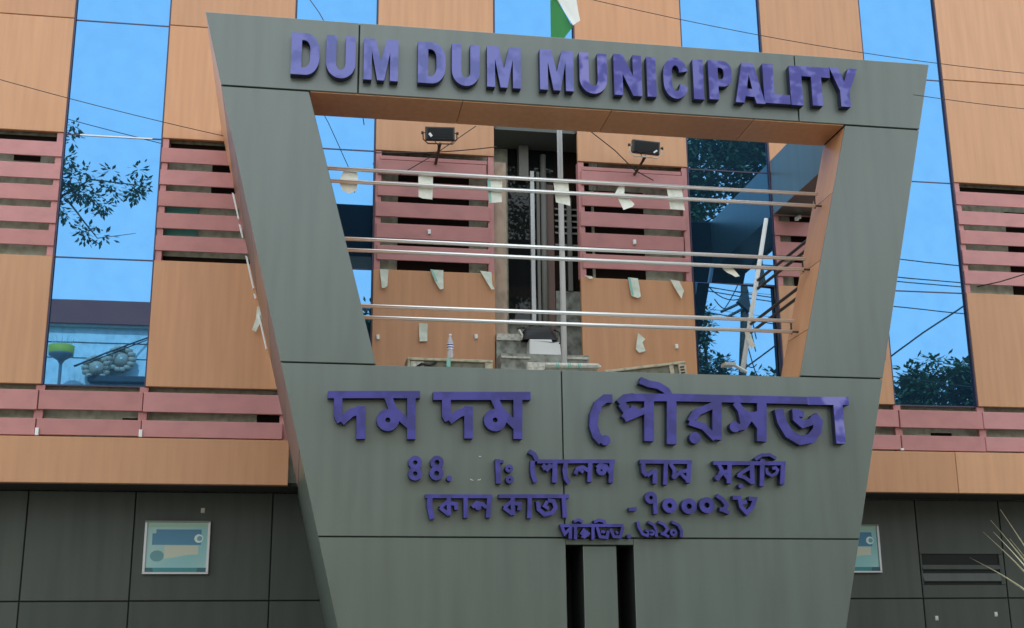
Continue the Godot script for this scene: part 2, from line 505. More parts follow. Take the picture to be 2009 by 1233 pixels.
func recess(b: Node3D) -> void:
	part("recess_soffit", block(2.601, 4.149, 8.800, 8.860, -4.050, -3.340), M.soffit, b)
	part("pilaster", block(2.601, 2.80, 5.0, 8.36, -3.90, -3.50), M.beige, b)
	var w := part("window", block(2.921, 3.605, 6.153, 8.799, -4.050, -4.030), M.dark_glass, b)
	part("frame", block(3.244, 3.302, 6.094, 8.439, -4.030, -3.960), M.alu, w)
	part("frame", block(3.341, 3.385, 6.094, 8.439, -4.030, -3.980), M.duct, w)
	part("sill", block(2.921, 3.253, 6.094, 6.153, -4.030, -3.960), M.alu, w)
	var st := begin(true)
	tube(st, [Vector3(3.44, 5.5, -3.96), Vector3(3.44, 8.7, -3.96)], 0.045, 0.045, 10)
	part("downpipe", st, M.duct, b)
	part("pilaster", block(3.488, 3.595, 5.899, 8.244, -4.030, -3.990), M.brown_post, b)
	part("duct", block(3.06, 3.20, 8.30, 8.798, -4.020, -3.850), M.duct, b)
	var lw := part("louvre_window", block(3.6055, 4.149, 6.622, 8.799, -4.050, -4.030), M.void, b)
	for i in 9:
		var y := 7.87 - 0.093 * i
		if i in [5, 7]:
			continue
		var s := begin()
		quad(s, Vector3(3.612, y + 0.03, -4.025), Vector3(4.14, y + 0.03, -4.025), Vector3(4.14, y - 0.012, -3.97), Vector3(3.612, y - 0.012, -3.97))
		quad(s, Vector3(3.612, y - 0.012, -3.97), Vector3(4.14, y - 0.012, -3.97), Vector3(4.14, y - 0.018, -3.98), Vector3(3.612, y - 0.018, -3.98))
		part("louvre", s, M.cement, lw)
	part("frame", block(3.791, 3.854, 6.612, 8.048, -4.000, -3.950), M.duct, lw)
	part("parapet", block(2.610, 3.810, 4.461, 5.400, -3.980, -2.900), M.cement, b)
	part("parapet_step", block(2.610, 3.040, 5.400, 5.660, -3.980, -3.250), M.cement, b)
	part("coping", block(2.610, 3.050, 5.660, 5.750, -3.980, -3.220), M.old_white, b)
	part("coping", block(2.61, 3.0, 5.33, 5.355, -2.90, -2.87), M.old_white, b)
	part("ledge", block(3.5, 3.80, 5.34, 5.37, -2.90, -2.87), M.old_white, b)
	part("dado_wall", block(3.606, 4.148, 6.095, 6.610, -4.045, -3.985), M.cement, b)
	part("dado_wall", block(2.916, 4.149, 5.313, 6.094, -4.045, -4.030), M.cement, b)

func railing(b: Node3D) -> void:
	var posts := [-4.6, -3.26, -1.985, -0.2, 7.1, 8.41, 9.70, 11.0]
	for k in posts.size():
		part("railing_post", plate(posts[k] - 0.055, posts[k] + 0.055, 4.24, 4.91, FACE - 0.10, FACE - 0.035, 0.004), M.pink[1], b)
	for r in [[4.58, 4.835], [4.255, 4.47]]:
		var k := 0
		for s in [[-5.4, -3.275], [-3.262, -1.99], [-1.978, -0.21], [7.0, 8.40], [8.412, 9.69], [9.702, 12.4]]:
			part("railing_board", plate(s[0], s[1], r[0] + 0.008 * (k % 2), r[1], FACE - 0.035, FACE + 0.012 + 0.008 * ((k + 1) % 2), 0.005), M.pink[k % 3], b)
			k += 1
	for x in [-3.245, -1.985, 8.40]:
		part("clip", plate(x - 0.022, x + 0.022, 4.25, 4.345 if x < 8.0 else 4.28, FACE + 0.021, FACE + 0.04, 0.005), M.white, b)
	part("dark_opening", block(-2.25, -2.01, 4.3, 4.53, -3.51, -3.49), M.void, b)
	part("dark_opening", block(-0.55, -0.2, 4.3, 4.88, -3.51, -3.49), M.void, b)
	part("dark_opening", block(8.98, 9.3, 4.3, 4.55, -3.51, -3.49), M.void, b)

# ---------------------------------------------------------------- the sign portal
func half_out(y: float) -> float:
	return 4.365 - 0.2455 * (8.54 - y)

func half_in(y: float) -> float:
	return 2.385 + 0.2586 * (y - 4.54)

func skew(y0: float, y1: float, side: float, outer0: float, outer1: float, in0: float, in1: float) -> Array:
	# quad between an outer and an inner edge, given as half widths at the bottom (0) and the top (1)
	if side < 0.0:
		return [Vector2(CX - outer1, y1), Vector2(CX - in1, y1), Vector2(CX - in0, y0), Vector2(CX - outer0, y0)]
	return [Vector2(CX + in1, y1), Vector2(CX + outer1, y1), Vector2(CX + outer0, y0), Vector2(CX + in0, y0)]

func portal() -> void:
	var p := thing("sign_portal", "grey tapering portal frame with raised violet lettering and steel rails", "sign frame", Vector3.ZERO)
	var back := -0.65
	# carcass, a little behind the sheets so that the joints read as dark grooves
	var st := begin()
	slab(st, [Vector2(CX - half_out(8.52) + 0.02, 8.52), Vector2(CX + half_out(8.52) - 0.02, 8.52), Vector2(CX + half_out(7.67) - 0.02, 7.67), Vector2(CX - half_out(7.67) + 0.02, 7.67)], back, -0.02, 0.0)
	for s in [-1.0, 1.0]:
		slab(st, skew(4.54, 7.669, s, half_out(4.54) - 0.02, half_out(7.669) - 0.02, half_in(4.54) + 0.02, half_in(7.669) + 0.02), back, -0.02, 0.0)
	slab(st, [Vector2(CX - half_out(4.539) + 0.02, 4.52), Vector2(CX + half_out(4.539) - 0.02, 4.52), Vector2(CX + half_out(2.73) - 0.02, 2.66), Vector2(CX - half_out(2.73) + 0.02, 2.66)], back, -0.02, 0.0)
	part("carcass", st, M.joint, p)
	st = begin()
	slab(st, [Vector2(CX - half_out(2.65), 2.655), Vector2(2.808, 2.655), Vector2(2.808, 0.1), Vector2(CX - half_out(0.1), 0.1)], back, -0.022, 0.0)
	slab(st, rect(3.002, 3.358, 0.1, 2.655), back, -0.022, 0.0)
	slab(st, [Vector2(3.552, 2.655), Vector2(CX + half_out(2.65), 2.655), Vector2(CX + half_out(0.1), 0.1), Vector2(3.552, 0.1)], back, -0.022, 0.0)
	box(st, Vector3(2.7, 0.1, back - 0.05), Vector3(3.7, 2.66, back - 0.001))
	part("carcass", st, M.joint, p)
	# front sheets
	var g := 0.007
	var beam := [[-99.0, 0.525], [0.525, 5.775], [5.775, 99.0]]
	for s in beam:
		var q := [Vector2(maxf(CX - half_out(8.54), s[0] + g), 8.54), Vector2(minf(CX + half_out(8.54), s[1] - g), 8.54), Vector2(minf(CX + half_out(7.665), s[1] - g), 7.665), Vector2(maxf(CX - half_out(7.665), s[0] + g), 7.665)]
		var t := begin()
		slab(t, q, -0.02, 0.0, 0.005)
		part("face_sheet", t, grey(), p)
	for s in [-1.0, 1.0]:
		var t := begin()
		slab(t, skew(4.547, 7.648, s, half_out(4.547), half_out(7.648), half_in(4.547), half_in(7.648)), -0.02, -0.001, 0.005)
		part("face_sheet", t, M.grey[1], p)
	for s in [[-99.0, 2.805], [2.805, 99.0]]:
		var t := begin()
		var lo := -99.0 if s[0] < -50.0 else float(s[0]) + g
		var hi := 99.0 if s[1] > 50.0 else float(s[1]) - g
		slab(t, [Vector2(maxf(CX - half_out(4.533), lo), 4.533), Vector2(minf(CX + half_out(4.533), hi), 4.533), Vector2(minf(CX + half_out(2.733), hi), 2.733), Vector2(maxf(CX - half_out(2.733), lo), 2.733)], -0.02, 0.0, 0.005)
		part("face_sheet", t, M.grey[2 if s[0] < -50.0 else 0], p)
	var low := begin()
	slab(low, [Vector2(CX - half_out(2.72), 2.72), Vector2(2.81, 2.72), Vector2(2.81, 0.12), Vector2(CX - half_out(0.12), 0.12)], -0.02, -0.001, 0.005)
	part("face_sheet", low, M.grey[0], p)
	low = begin()
	slab(low, [Vector2(3.55, 2.72), Vector2(CX + half_out(2.72), 2.72), Vector2(CX + half_out(0.12), 0.12), Vector2(3.55, 0.12)], -0.02, -0.001, 0.005)
	part("face_sheet", low, M.grey[2], p)
	part("face_sheet", plate(2.812, 3.548, 2.655, 2.72, -0.02, -0.002, 0.005), M.grey[1], p)
	part("face_sheet", plate(3.0, 3.36, 0.12, 2.64, -0.02, -0.006, 0.005), M.grey[1], p)
	# top edge and ledge sheets
	part("top_sheet", block(CX - half_out(8.54) + 0.01, CX + half_out(8.54) - 0.01, 8.522, 8.536, back, -0.021), M.grey[0], p)
	part("ledge_sheet", block(CX - half_in(4.54), CX + half_in(4.54), 4.521, 4.531, back - 0.01, -0.021), M.grey[0], p)
	# orange lining of the opening: soffit and jambs
	var xs := [CX - half_in(7.66) + 0.012, 1.72, 3.47, 5.21, CX + half_in(7.66) - 0.012]
	for i in 4:
		part("soffit_panel", block(xs[i] + 0.004, xs[i + 1] - 0.004, 7.652, 7.668, back + 0.002, -0.021), wood(), p)
	var ys := [4.54, 5.10, 5.94, 6.79, 7.65]
	for s in [-1.0, 1.0]:
		for i in 4:
			var t := begin()
			var a: float = ys[i] + 0.004
			var c: float = ys[i + 1] - 0.004
			slab(t, skew(a, c, s, half_in(a) + 0.019, half_in(c) + 0.019, half_in(a) + 0.003, half_in(c) + 0.003), back + 0.002, -0.0215, 0.0)
			part("jamb_panel", t, wood(), p)
	# side returns from the beam back to the facade
	for s in [-1.0, 1.0]:
		var t := begin()
		slab(t, skew(7.70, 8.53, s, half_out(7.70) - 0.03, half_out(8.53) - 0.03, 3.56, 3.56), -3.29, back - 0.002, 0.0)
		part("side_beam", t, M.grey[1], p)
		t = begin()
		slab(t, skew(7.67, 8.53, s, half_out(7.67), half_out(8.53), half_out(7.67) - 0.028, half_out(8.53) - 0.028), -3.29, -0.022, 0.0)
		part("side_panel", t, M.wood[1], p)
	# left outer side: lining boards down to the first floor, grey sheet below
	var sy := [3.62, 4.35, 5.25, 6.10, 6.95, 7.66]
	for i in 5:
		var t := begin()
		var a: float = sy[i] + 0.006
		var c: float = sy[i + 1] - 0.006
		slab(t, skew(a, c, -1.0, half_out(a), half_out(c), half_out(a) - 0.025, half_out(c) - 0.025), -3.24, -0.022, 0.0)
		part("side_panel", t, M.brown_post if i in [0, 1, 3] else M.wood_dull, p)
	for s in [-1.0, 1.0]:
		var t := begin()
		slab(t, skew(0.1, 3.61, s, half_out(0.1), half_out(3.61), half_out(0.1) - 0.025, half_out(3.61) - 0.025), -4.08, -0.022, 0.0)
		part("side_sheet", t, M.grey[1], p)
	# split white edge strip on the left side
	for e in [[7.58, 7.20], [7.14, 6.94], [6.70, 6.24], [6.18, 6.10], [5.90, 5.42]]:
		var t := begin()
		var xa := CX - half_out(e[0]) - 0.012
		var xb := CX - half_out(e[1]) - 0.012
		slab(t, [Vector2(xa - 0.030, e[0]), Vector2(xa, e[0] - 0.015), Vector2(xb - 0.006, e[1] + 0.01), Vector2(xb - 0.024, e[1])], -3.22, -3.18, 0.003)
		part("edge_strip", t, M.white, p)
	# steel rails across the opening, in pairs, with end plates
	for r in [[6.875, 6.725], [6.045, 5.915], [5.275, 5.145]]:
		for y in r:
			var t := begin(true)
			tube(t, [Vector3(CX - half_in(y) - 0.0, y, -0.33), Vector3(CX + half_in(y) - 0.08, y, -0.33)], 0.0225, 0.0225, 12)
			part("rail", t, M.steel, p)
		var xe: float = CX + half_in(r[0]) - 0.10
		part("rail_bracket", block(xe - 0.006, xe + 0.006, r[1] - 0.02, r[0] + 0.02, -0.38, -0.354), M.dark_steel, p)
		var t2 := begin()
		tube(t2, [Vector3(xe, r[1], -0.33), Vector3(xe + 0.09, r[1], -0.33)], 0.012, 0.012, 6)
		part("rail_bracket", t2, M.dark_steel, p)
	# thin white post behind the right limb, its stays and its foot
	var t3 := begin(true)
	tube(t3, [Vector3(5.70, 5.08, -2.2), Vector3(6.17, 7.22, -2.2)], 0.034, 0.030, 8)
	part("back_post", t3, M.white, p)
	for y in [6.33, 5.72]:
		for d in [0.0, 0.11]:
			var t4 := begin()
			tube(t4, [Vector3(5.98 + (y - 6.33) * 0.22, y - d, -2.2), Vector3(CX + half_in(y) + 0.03, y - d + 0.06, back)], 0.020, 0.020, 6)
			part("stay", t4, M.dark_steel, p)
	var foot := begin()
	box(foot, Vector3(5.42, 5.13, -2.23), Vector3(5.56, 5.17, -2.05))
	tube(foot, [Vector3(5.55, 5.16, -2.14), Vector3(5.74, 5.06, -2.14)], 0.022, 0.022, 6)
	part("foot", foot, M.alu, p)
	for q in [[7.06, 7.63], [7.10, 7.66]]:
		var ins := begin(true)
		lathe(ins, Vector3(q[0], q[1] - 0.035, FACE + 0.06), [Vector2(0, 0), Vector2(0.032, 0.01), Vector2(0.034, 0.05), Vector2(0, 0.07)], 8)
		part("insulator", ins, M.white, p)
	# small violet plate standing off the right edge
	var vp := begin()
	slab(vp, [Vector2(6.60, 5.225), Vector2(6.665, 5.225), Vector2(6.605, 4.785), Vector2(6.53, 4.785)], -0.20, -0.10, 0.003)
	var o := part("side_plate", vp, M.letter[1], p)
	o.position = Vector3(0.06, 0.0, 0.0)
	lettering(p)

# ---------------------------------------------------------------- lettering
# a letter is a dark box with a thin violet face: two solids with the same outline
func csg_pair(p: Node3D) -> Array:
	return [csg_letter(p, "letter"), csg_letter(p, "letter_face")]

func both(pair: Array, pts: PackedVector2Array, m: Material, cut := false) -> void:
	csg_poly(pair[0], pts, M.letter_side, cut, 0.0, 0.088)
	csg_poly(pair[1], pts, m, cut, 0.0885, 0.094)

func csg_letter(p: Node3D, called: String) -> CSGCombiner3D:
	var c := CSGCombiner3D.new()
	c.name = numbered(called, p)
	p.add_child(c, true)
	c.position.z = 0.006
	return c

func csg_poly(c: CSGCombiner3D, pts: PackedVector2Array, m: Material, cut: bool, z0: float, z1: float) -> void:
	var q := CSGPolygon3D.new()
	q.name = numbered("stroke", c)
	q.polygon = pts
	q.depth = z1 - z0 + (0.1 if cut else 0.0)
	q.position.z = z1 + (0.05 if cut else 0.0)   # it runs from its plane towards -z
	q.operation = CSGShape3D.OPERATION_SUBTRACTION if cut else CSGShape3D.OPERATION_UNION
	q.material = m
	c.add_child(q, true)

func arc(cx: float, cy: float, rx: float, ry: float, a0: float, a1: float, n := 10) -> Array:
	var pts := []
	for i in n + 1:
		var a := deg_to_rad(lerpf(a0, a1, float(i) / n))
		pts.append(Vector2(cx + rx * cos(a), cy + ry * sin(a)))
	return pts

# outlines in a unit square; the first polygon is solid, later ones are cut out unless marked
func glyph(ch: String) -> Array:
	match ch:
		"D":
			return [[Vector2(0, 0)] + arc(0.52, 0.42, 0.48, 0.42, -90, 0, 7) + arc(0.52, 0.58, 0.48, 0.42, 0, 90, 7) + [Vector2(0, 1)],
				[Vector2(0.37, 0.17)] + arc(0.46, 0.40, 0.21, 0.23, -90, 0, 6) + arc(0.46, 0.62, 0.21, 0.21, 0, 90, 6) + [Vector2(0.37, 0.83)]]
		"U":
			return [[Vector2(0, 1)] + arc(0.5, 0.36, 0.5, 0.36, 180, 360, 14) + [Vector2(1, 1), Vector2(0.66, 1)] + arc(0.5, 0.34, 0.16, 0.15, 0, -180, 8) + [Vector2(0.34, 1)]]
		"M":
			return [[Vector2(0, 0), Vector2(0.235, 0), Vector2(0.235, 0.70), Vector2(0.40, 0), Vector2(0.60, 0), Vector2(0.765, 0.70), Vector2(0.765, 0), Vector2(1, 0), Vector2(1, 1), Vector2(0.66, 1), Vector2(0.50, 0.46), Vector2(0.34, 1), Vector2(0, 1)]]
		"N":
			return [[Vector2(0, 0), Vector2(0.31, 0), Vector2(0.31, 0.53), Vector2(0.68, 0), Vector2(1, 0), Vector2(1, 1), Vector2(0.69, 1), Vector2(0.69, 0.48), Vector2(0.33, 1), Vector2(0, 1)]]
		"I":
			return [[Vector2(0, 0), Vector2(1, 0), Vector2(1, 1), Vector2(0, 1)]]
		"C":
			return [arc(0.5, 0.6, 0.5, 0.4, 12, 180, 12) + arc(0.5, 0.38, 0.5, 0.38, 180, 345, 12) + [Vector2(0.66, 0.37)] + arc(0.5, 0.34, 0.155, 0.16, 0, -180, 8) + arc(0.5, 0.64, 0.155, 0.17, 180, 0, 8)]
		"P":
			return [[Vector2(0, 0), Vector2(0.40, 0), Vector2(0.40, 0.34)] + arc(0.60, 0.60, 0.40, 0.26, -90, 0, 6) + arc(0.60, 0.74, 0.40, 0.26, 0, 90, 6) + [Vector2(0, 1)],
				[Vector2(0.40, 0.52)] + arc(0.50, 0.63, 0.15, 0.11, -90, 0, 4) + arc(0.50, 0.71, 0.15, 0.11, 0, 90, 4) + [Vector2(0.40, 0.82)]]
		"A":
			return [[Vector2(0, 0), Vector2(0.29, 0), Vector2(0.34, 0.16), Vector2(0.64, 0.16), Vector2(0.70, 0), Vector2(1, 0), Vector2(0.66, 1), Vector2(0.27, 1)],
				[Vector2(0.39, 0.35), Vector2(0.585, 0.35), Vector2(0.487, 0.70)]]
		"L":
			return [[Vector2(0, 0), Vector2(1, 0), Vector2(1, 0.23), Vector2(0.40, 0.23), Vector2(0.40, 1), Vector2(0, 1)]]
		"T":
			return [[Vector2(0.33, 0), Vector2(0.68, 0), Vector2(0.68, 0.74), Vector2(1, 0.74), Vector2(1, 1), Vector2(0, 1), Vector2(0, 0.74), Vector2(0.33, 0.74)]]
	return [[Vector2(0.33, 0), Vector2(0.66, 0), Vector2(0.66, 0.40), Vector2(1, 1), Vector2(0.68, 1), Vector2(0.50, 0.64), Vector2(0.32, 1), Vector2(0, 1), Vector2(0.33, 0.40)]]

func lettering(p: Node3D) -> void:
	# DUM DUM MUNICIPALITY, each letter with its left, right, bottom and top edge
	var row := [["D",-0.230,0.083,7.803,8.312], ["U",0.157,0.484,7.788,8.312], ["M",0.576,0.966,7.795,8.303], ["D",1.189,1.505,7.799,8.310], ["U",1.577,1.899,7.795,8.315], ["M",1.983,2.376,7.806,8.317], ["M",2.601,2.998,7.814,8.323], ["U",3.069,3.397,7.803,8.318], ["N",3.481,3.815,7.809,8.328], ["I",3.879,3.990,7.813,8.321], ["C",4.080,4.380,7.808,8.336], ["I",4.445,4.570,7.820,8.330], ["P",4.635,4.926,7.832,8.336], ["A",4.957,5.324,7.815,8.335], ["L",5.316,5.639,7.831,8.340], ["I",5.651,5.800,7.827,8.337], ["T",5.802,6.166,7.838,8.342], ["Y",6.165,6.525,7.848,8.355]]
	for i in row.size():
		var r: Array = row[i]
		var c := csg_pair(p)
		var m: Material = M.letter[0 if i < 7 else (3 if i == 7 else 1)]
		var k := 0
		for poly in glyph(r[0]):
			var pts := PackedVector2Array()
			for v in poly:
				pts.append(Vector2(lerpf(r[1], r[2], v.x), lerpf(r[3], r[4], v.y)))
			both(c, pts, m, k > 0)
			k += 1
	# the Bengali lines, as strokes [width, x, y, x, y ...], rings and discs, in millimetres
	var words := [
		["dam1", [[76,285,4183,1250,4207], [87,392,4175,397,3965,431,3903], [87,429,3897,529,3996,630,4026], [91,630,4068,637,3723], ["r",914,3927,118,28], [83,910,4187,967,4034], [86,946,4061,1044,3965,1170,3856], [89,1158,4193,1163,3730]]],
		["dam2", [[87,1390,4196,2438,4221], [93,1530,4188,1531,3990,1559,3941], [84,1559,3934,1664,4014,1767,4048], [90,1767,4091,1767,3748], ["r",2052,3951,122,28], [86,2040,4200,2110,4045], [88,2089,4073,2180,3982,2300,3871], [95,2300,4206,2295,3753]]],
		["e_sign", [[92,3342,4213,3258,4211,3185,4152,3135,4034,3122,3910,3152,3810,3213,3739], ["d",3249,3755,56]]],
		["pourosobha", [[83,3568,4231,4050,4242,4864,4243,5581,4244], [86,3415,4162,3480,4221,3584,4238], [89,3442,4162,3514,4058,3473,3994], [70,3472,3991,3593,4044,3739,4106], [96,3532,4102,3610,4067], [106,3753,4228,3735,3754], [107,4009,4242,3986,3725], [77,3659,4426,3758,4387,3862,4371,3956,4316,3998,4241], [105,4527,4230,4503,3784], [75,4517,4182,4267,4071,4211,3978], [74,4198,3975,4357,3926,4487,3796], [71,4249,4018,4318,4106], ["d",4254,3799,64], [79,4738,4203,4799,4117,4822,3959], ["d",4714,3929,59], [72,4697,3917,4821,3936,4910,4056,5035,4083], [76,4822,4094,4925,4041,5016,3924], [109,5045,4234,5015,3774], [103,5237,4140,5260,4000,5334,3867,5461,3795,5587,3816,5668,3905,5690,4009,5635,4079], [77,5433,4144,5432,4035,5507,3970,5609,4004,5654,4059], [70,5437,4107,5524,4085]]],
		["a_sign", [[91,5581,4242,6069,4250], [108,5938,4239,5938,4030,5938,3767]]],
		["fortyfour1", [["r",1206,3485,71,24], ["r",1207,3370,73,24]]],
		["fortyfour2", [["r",1434,3490,71,27], ["r",1430,3376,74,27]]],
		["dot", [["d",1564,3325,29]]],
		["dr", [[59,2074,3534,2086,3276], [34,2087,3511,2139,3510]]],
		["visarga1", [["r",2198,3436,43,11]]],
		["visarga2", [["r",2204,3320,43,11]]],
		["shoilen", [[46,2499,3515,3182,3528,3346,3528], [53,2451,3522,2447,3426,2456,3359,2482,3297], [51,2414,3624,2471,3591,2501,3523], [55,2555,3479,2607,3440,2648,3486], [41,2561,3439,2659,3469,2682,3452], [58,2692,3520,2684,3294], [53,2816,3522,2794,3431,2806,3341,2842,3291], [46,2909,3387,2936,3444,2994,3462,3057,3423], [42,2947,3450,2998,3406], [54,3077,3520,3062,3305], ["r",3197,3431,56,12], [40,3145,3459,3187,3494,3251,3477,3295,3393], [54,3313,3527,3294,3299]]],
		["das", [[47,3623,3532,4206,3534], [54,3658,3523,3664,3420,3698,3381], [47,3698,3381,3785,3439], [52,3786,3451,3779,3296], [52,3914,3533,3895,3286], [48,3961,3516,4005,3448,4002,3379], ["d",4002,3377,31], [43,4002,3370,4070,3426,4160,3444], [41,4058,3426,4149,3335], [55,4178,3533,4150,3310]]],
		["sarani", [[48,4446,3529,5275,3536], [48,4506,3519,4539,3450,4498,3374], ["d",4486,3368,29], [43,4492,3368,4556,3432,4623,3443], [41,4550,3432,4611,3352], [56,4632,3529,4610,3308], [56,4885,3532,4878,3304], [44,4874,3489,4761,3429,4722,3388], [44,4717,3400,4800,3372,4879,3315], ["d",4744,3282,27], [56,5010,3579,4983,3282], [39,4928,3572,5005,3623,5097,3629,5168,3587], [37,5048,3479,5054,3428,5100,3400,5156,3420,5178,3462,5154,3487,5117,3477], [57,5245,3535,5216,3304]]],
		["kol", [[44,1314,3137,2017,3142], [62,1364,3135,1357,3036,1388,2903], [49,1558,3137,1561,2939], [42,1556,3093,1470,3021], [42,1468,3021,1561,2948], [44,1564,3065,1631,3061,1639,3000], [51,1734,3139,1737,2917], [45,1804,3029,1854,3074,1916,3058,1955,3025], [40,1832,3040,1876,3024], ["d",1868,3030,34], [52,1986,3141,1971,2921]]],
		["kata", [[45,2085,3145,2839,3152], [50,2232,3144,2232,2950], [43,2229,3099,2140,3027], [43,2138,3027,2232,2958], [45,2237,3072,2310,3067,2298,3000], [52,2416,3146,2406,2918], [48,2501,3096,2508,3013,2570,2958,2650,2976,2691,3031,2669,3098,2606,3109], [41,2601,3097,2571,3047,2616,3020], [53,2779,3150,2788,2927]]],
		["dash1", [[42,3485,3019,3569,3025]]],
		["seven", [["r",3732,3146,66,21], [52,3773,3137,3778,2973]]],
		["zero1", [["r",3935,3065,80,28]]],
		["zero2", [["r",4150,3059,85,31]]],
		["zero3", [["r",4350,3072,86,31]]],
		["two", [[50,4469,3178,4533,3133,4575,3071,4539,3025,4491,3030], [43,4497,3036,4597,2991]]],
		["eight", [[51,4648,3155,4720,3156,4738,3055,4795,2993,4859,3056,4897,3143,4825,3148], [43,4753,3101,4802,3113]]],
		["estd", [[36,2736,2843,3418,2850], [36,2756,2827,2783,2760,2833,2808], [41,2846,2844,2840,2709], [38,2899,2848,2896,2704], [33,2884,2887,2933,2907,2978,2884], [33,2954,2753,2988,2801,3036,2762,2994,2726,2962,2738], [38,3088,2847,3083,2699], [36,3101,2885,3155,2905,3212,2890,3221,2842], [36,3132,2829,3162,2731,3236,2723,3251,2795], [33,3172,2786,3217,2778], [36,3276,2814,3311,2735,3380,2728,3413,2835], [30,3333,2787,3357,2763]]],
		["dash2", [["d",3476,2736,22]]],
		["y1", [[33,3577,2892,3587,2832,3626,2761,3675,2745,3698,2781,3661,2803]]],
		["y2", [["r",3727,2777,33,10], [33,3693,2889,3752,2857,3780,2798,3772,2734]]],
		["y3", [[34,3806,2890,3868,2862,3898,2813,3864,2770,3822,2767], [30,3827,2774,3913,2733]]],
		["y4", [["r",3965,2779,40,12], [35,3953,2891,4023,2859,4056,2795,4048,2731]]],
	]
	for w in words:
		var c := csg_pair(p)
		var m: Material = M.letter[3 if w[0] == "a_sign" else 2]
		var holes := []
		for s in w[1]:
			if s[0] is String:
				var cx: float = s[1] * 0.001
				var cy: float = s[2] * 0.001
				var ro: float = s[3] * 0.001
				both(c, PackedVector2Array(arc(cx, cy, ro, ro, 0, 345, 15)), m)
				if s[0] == "r":
					var ri: float = s[4] * 0.001
					holes.append(PackedVector2Array(arc(cx, cy, ri, ri, 0, 315, 7)))
				continue
			var line := PackedVector2Array()
			for i in range(1, s.size(), 2):
				line.append(Vector2(s[i], s[i + 1]) * 0.001)
			# thicken in centimetre-scale units so that rounding keeps its detail
			var big := PackedVector2Array()
			for v in line:
				big.append(v * 1000.0)
			for q in Geometry2D.offset_polyline(big, s[0] * (0.5 if s[2] > 3700 else 0.44), Geometry2D.JOIN_MITER, Geometry2D.END_BUTT):
				if Geometry2D.is_polygon_clockwise(q):
					continue
				var back := PackedVector2Array()
				for v in q:
					back.append(v * 0.001)
				both(c, back, m)
		for hole in holes:
			both(c, hole, m, true)
	# pale traces of glue where a numeral fell off
	for g in [[[1.795, 3.33], [1.815, 3.321], [1.83, 3.318]], [[1.878, 3.32], [1.895, 3.325], [1.91, 3.333]], [[1.89, 3.571], [1.903, 3.572], [1.915, 3.571]]]:
		var st := begin()
		var pts := []
		for q in g:
			pts.append(Vector3(q[0], q[1], 0.002))
		tube(st, pts, 0.006, 0.004, 5)
		part("glue_trace", st, M.old_white, p)

# ---------------------------------------------------------------- loose things
func paper(poly: Array, z: float, curl: float, m: Material, label: String, band := false) -> void:
	# a thin torn sheet: polygon outline, bowed towards the viewer at its lower end
	var t := thing("paper_scrap", label, "paper scrap", Vector3.ZERO, "torn paper scraps on the rails and panels")
	var lo := 99.0
	var hi := -99.0
	for q in poly:
		lo = minf(lo, q.y)
		hi = maxf(hi, q.y)
	var st := begin(true)
	var pts := PackedVector2Array(poly)
	# cut into bands so that it can bend
	var n := 5
	var rows := []
	for i in n:
		var a := lerpf(lo, hi, float(i) / n)
		var c := lerpf(lo, hi, float(i + 1) / n)
		var cell := PackedVector2Array([Vector2(-50, a), Vector2(50, a), Vector2(50, c), Vector2(-50, c)])
		for piece in Geometry2D.intersect_polygons(pts, cell):
			var ids := Geometry2D.triangulate_polygon(piece)
			for k in range(0, ids.size(), 3):
				var v := []
				for e in 3:
					var w: Vector2 = piece[ids[k + e]]
					var s := (hi - w.y) / maxf(0.01, hi - lo)
					v.append(Vector3(w.x, w.y, z + curl * s * s + 0.006 * sin(w.x * 60.0 + w.y * 25.0)))
				if ((v[1] as Vector3) - (v[0] as Vector3)).cross((v[2] as Vector3) - (v[0] as Vector3)).z > 0.0:
					v = [v[0], v[2], v[1]]
				tri(st, v[0], v[1], v[2])
				var b := Vector3(0, 0, -0.0015)
				tri(st, v[0] + b, v[2] + b, v[1] + b)
	part("sheet", st, m, t)
	if band:
		var e := begin()
		var a: Vector2 = poly[0]
		var c: Vector2 = poly[poly.size() - 1]
		quad(e, v3(a, z + 0.008), v3(a + Vector2(0.035, 0), z + 0.008), v3(c + Vector2(0.028, 0.01), z + curl + 0.010), v3(c, z + curl + 0.010))
		part("printed_edge", e, M.paper_green, t)

func P(x: float, y: float) -> Vector2:
	return Vector2(x, y)

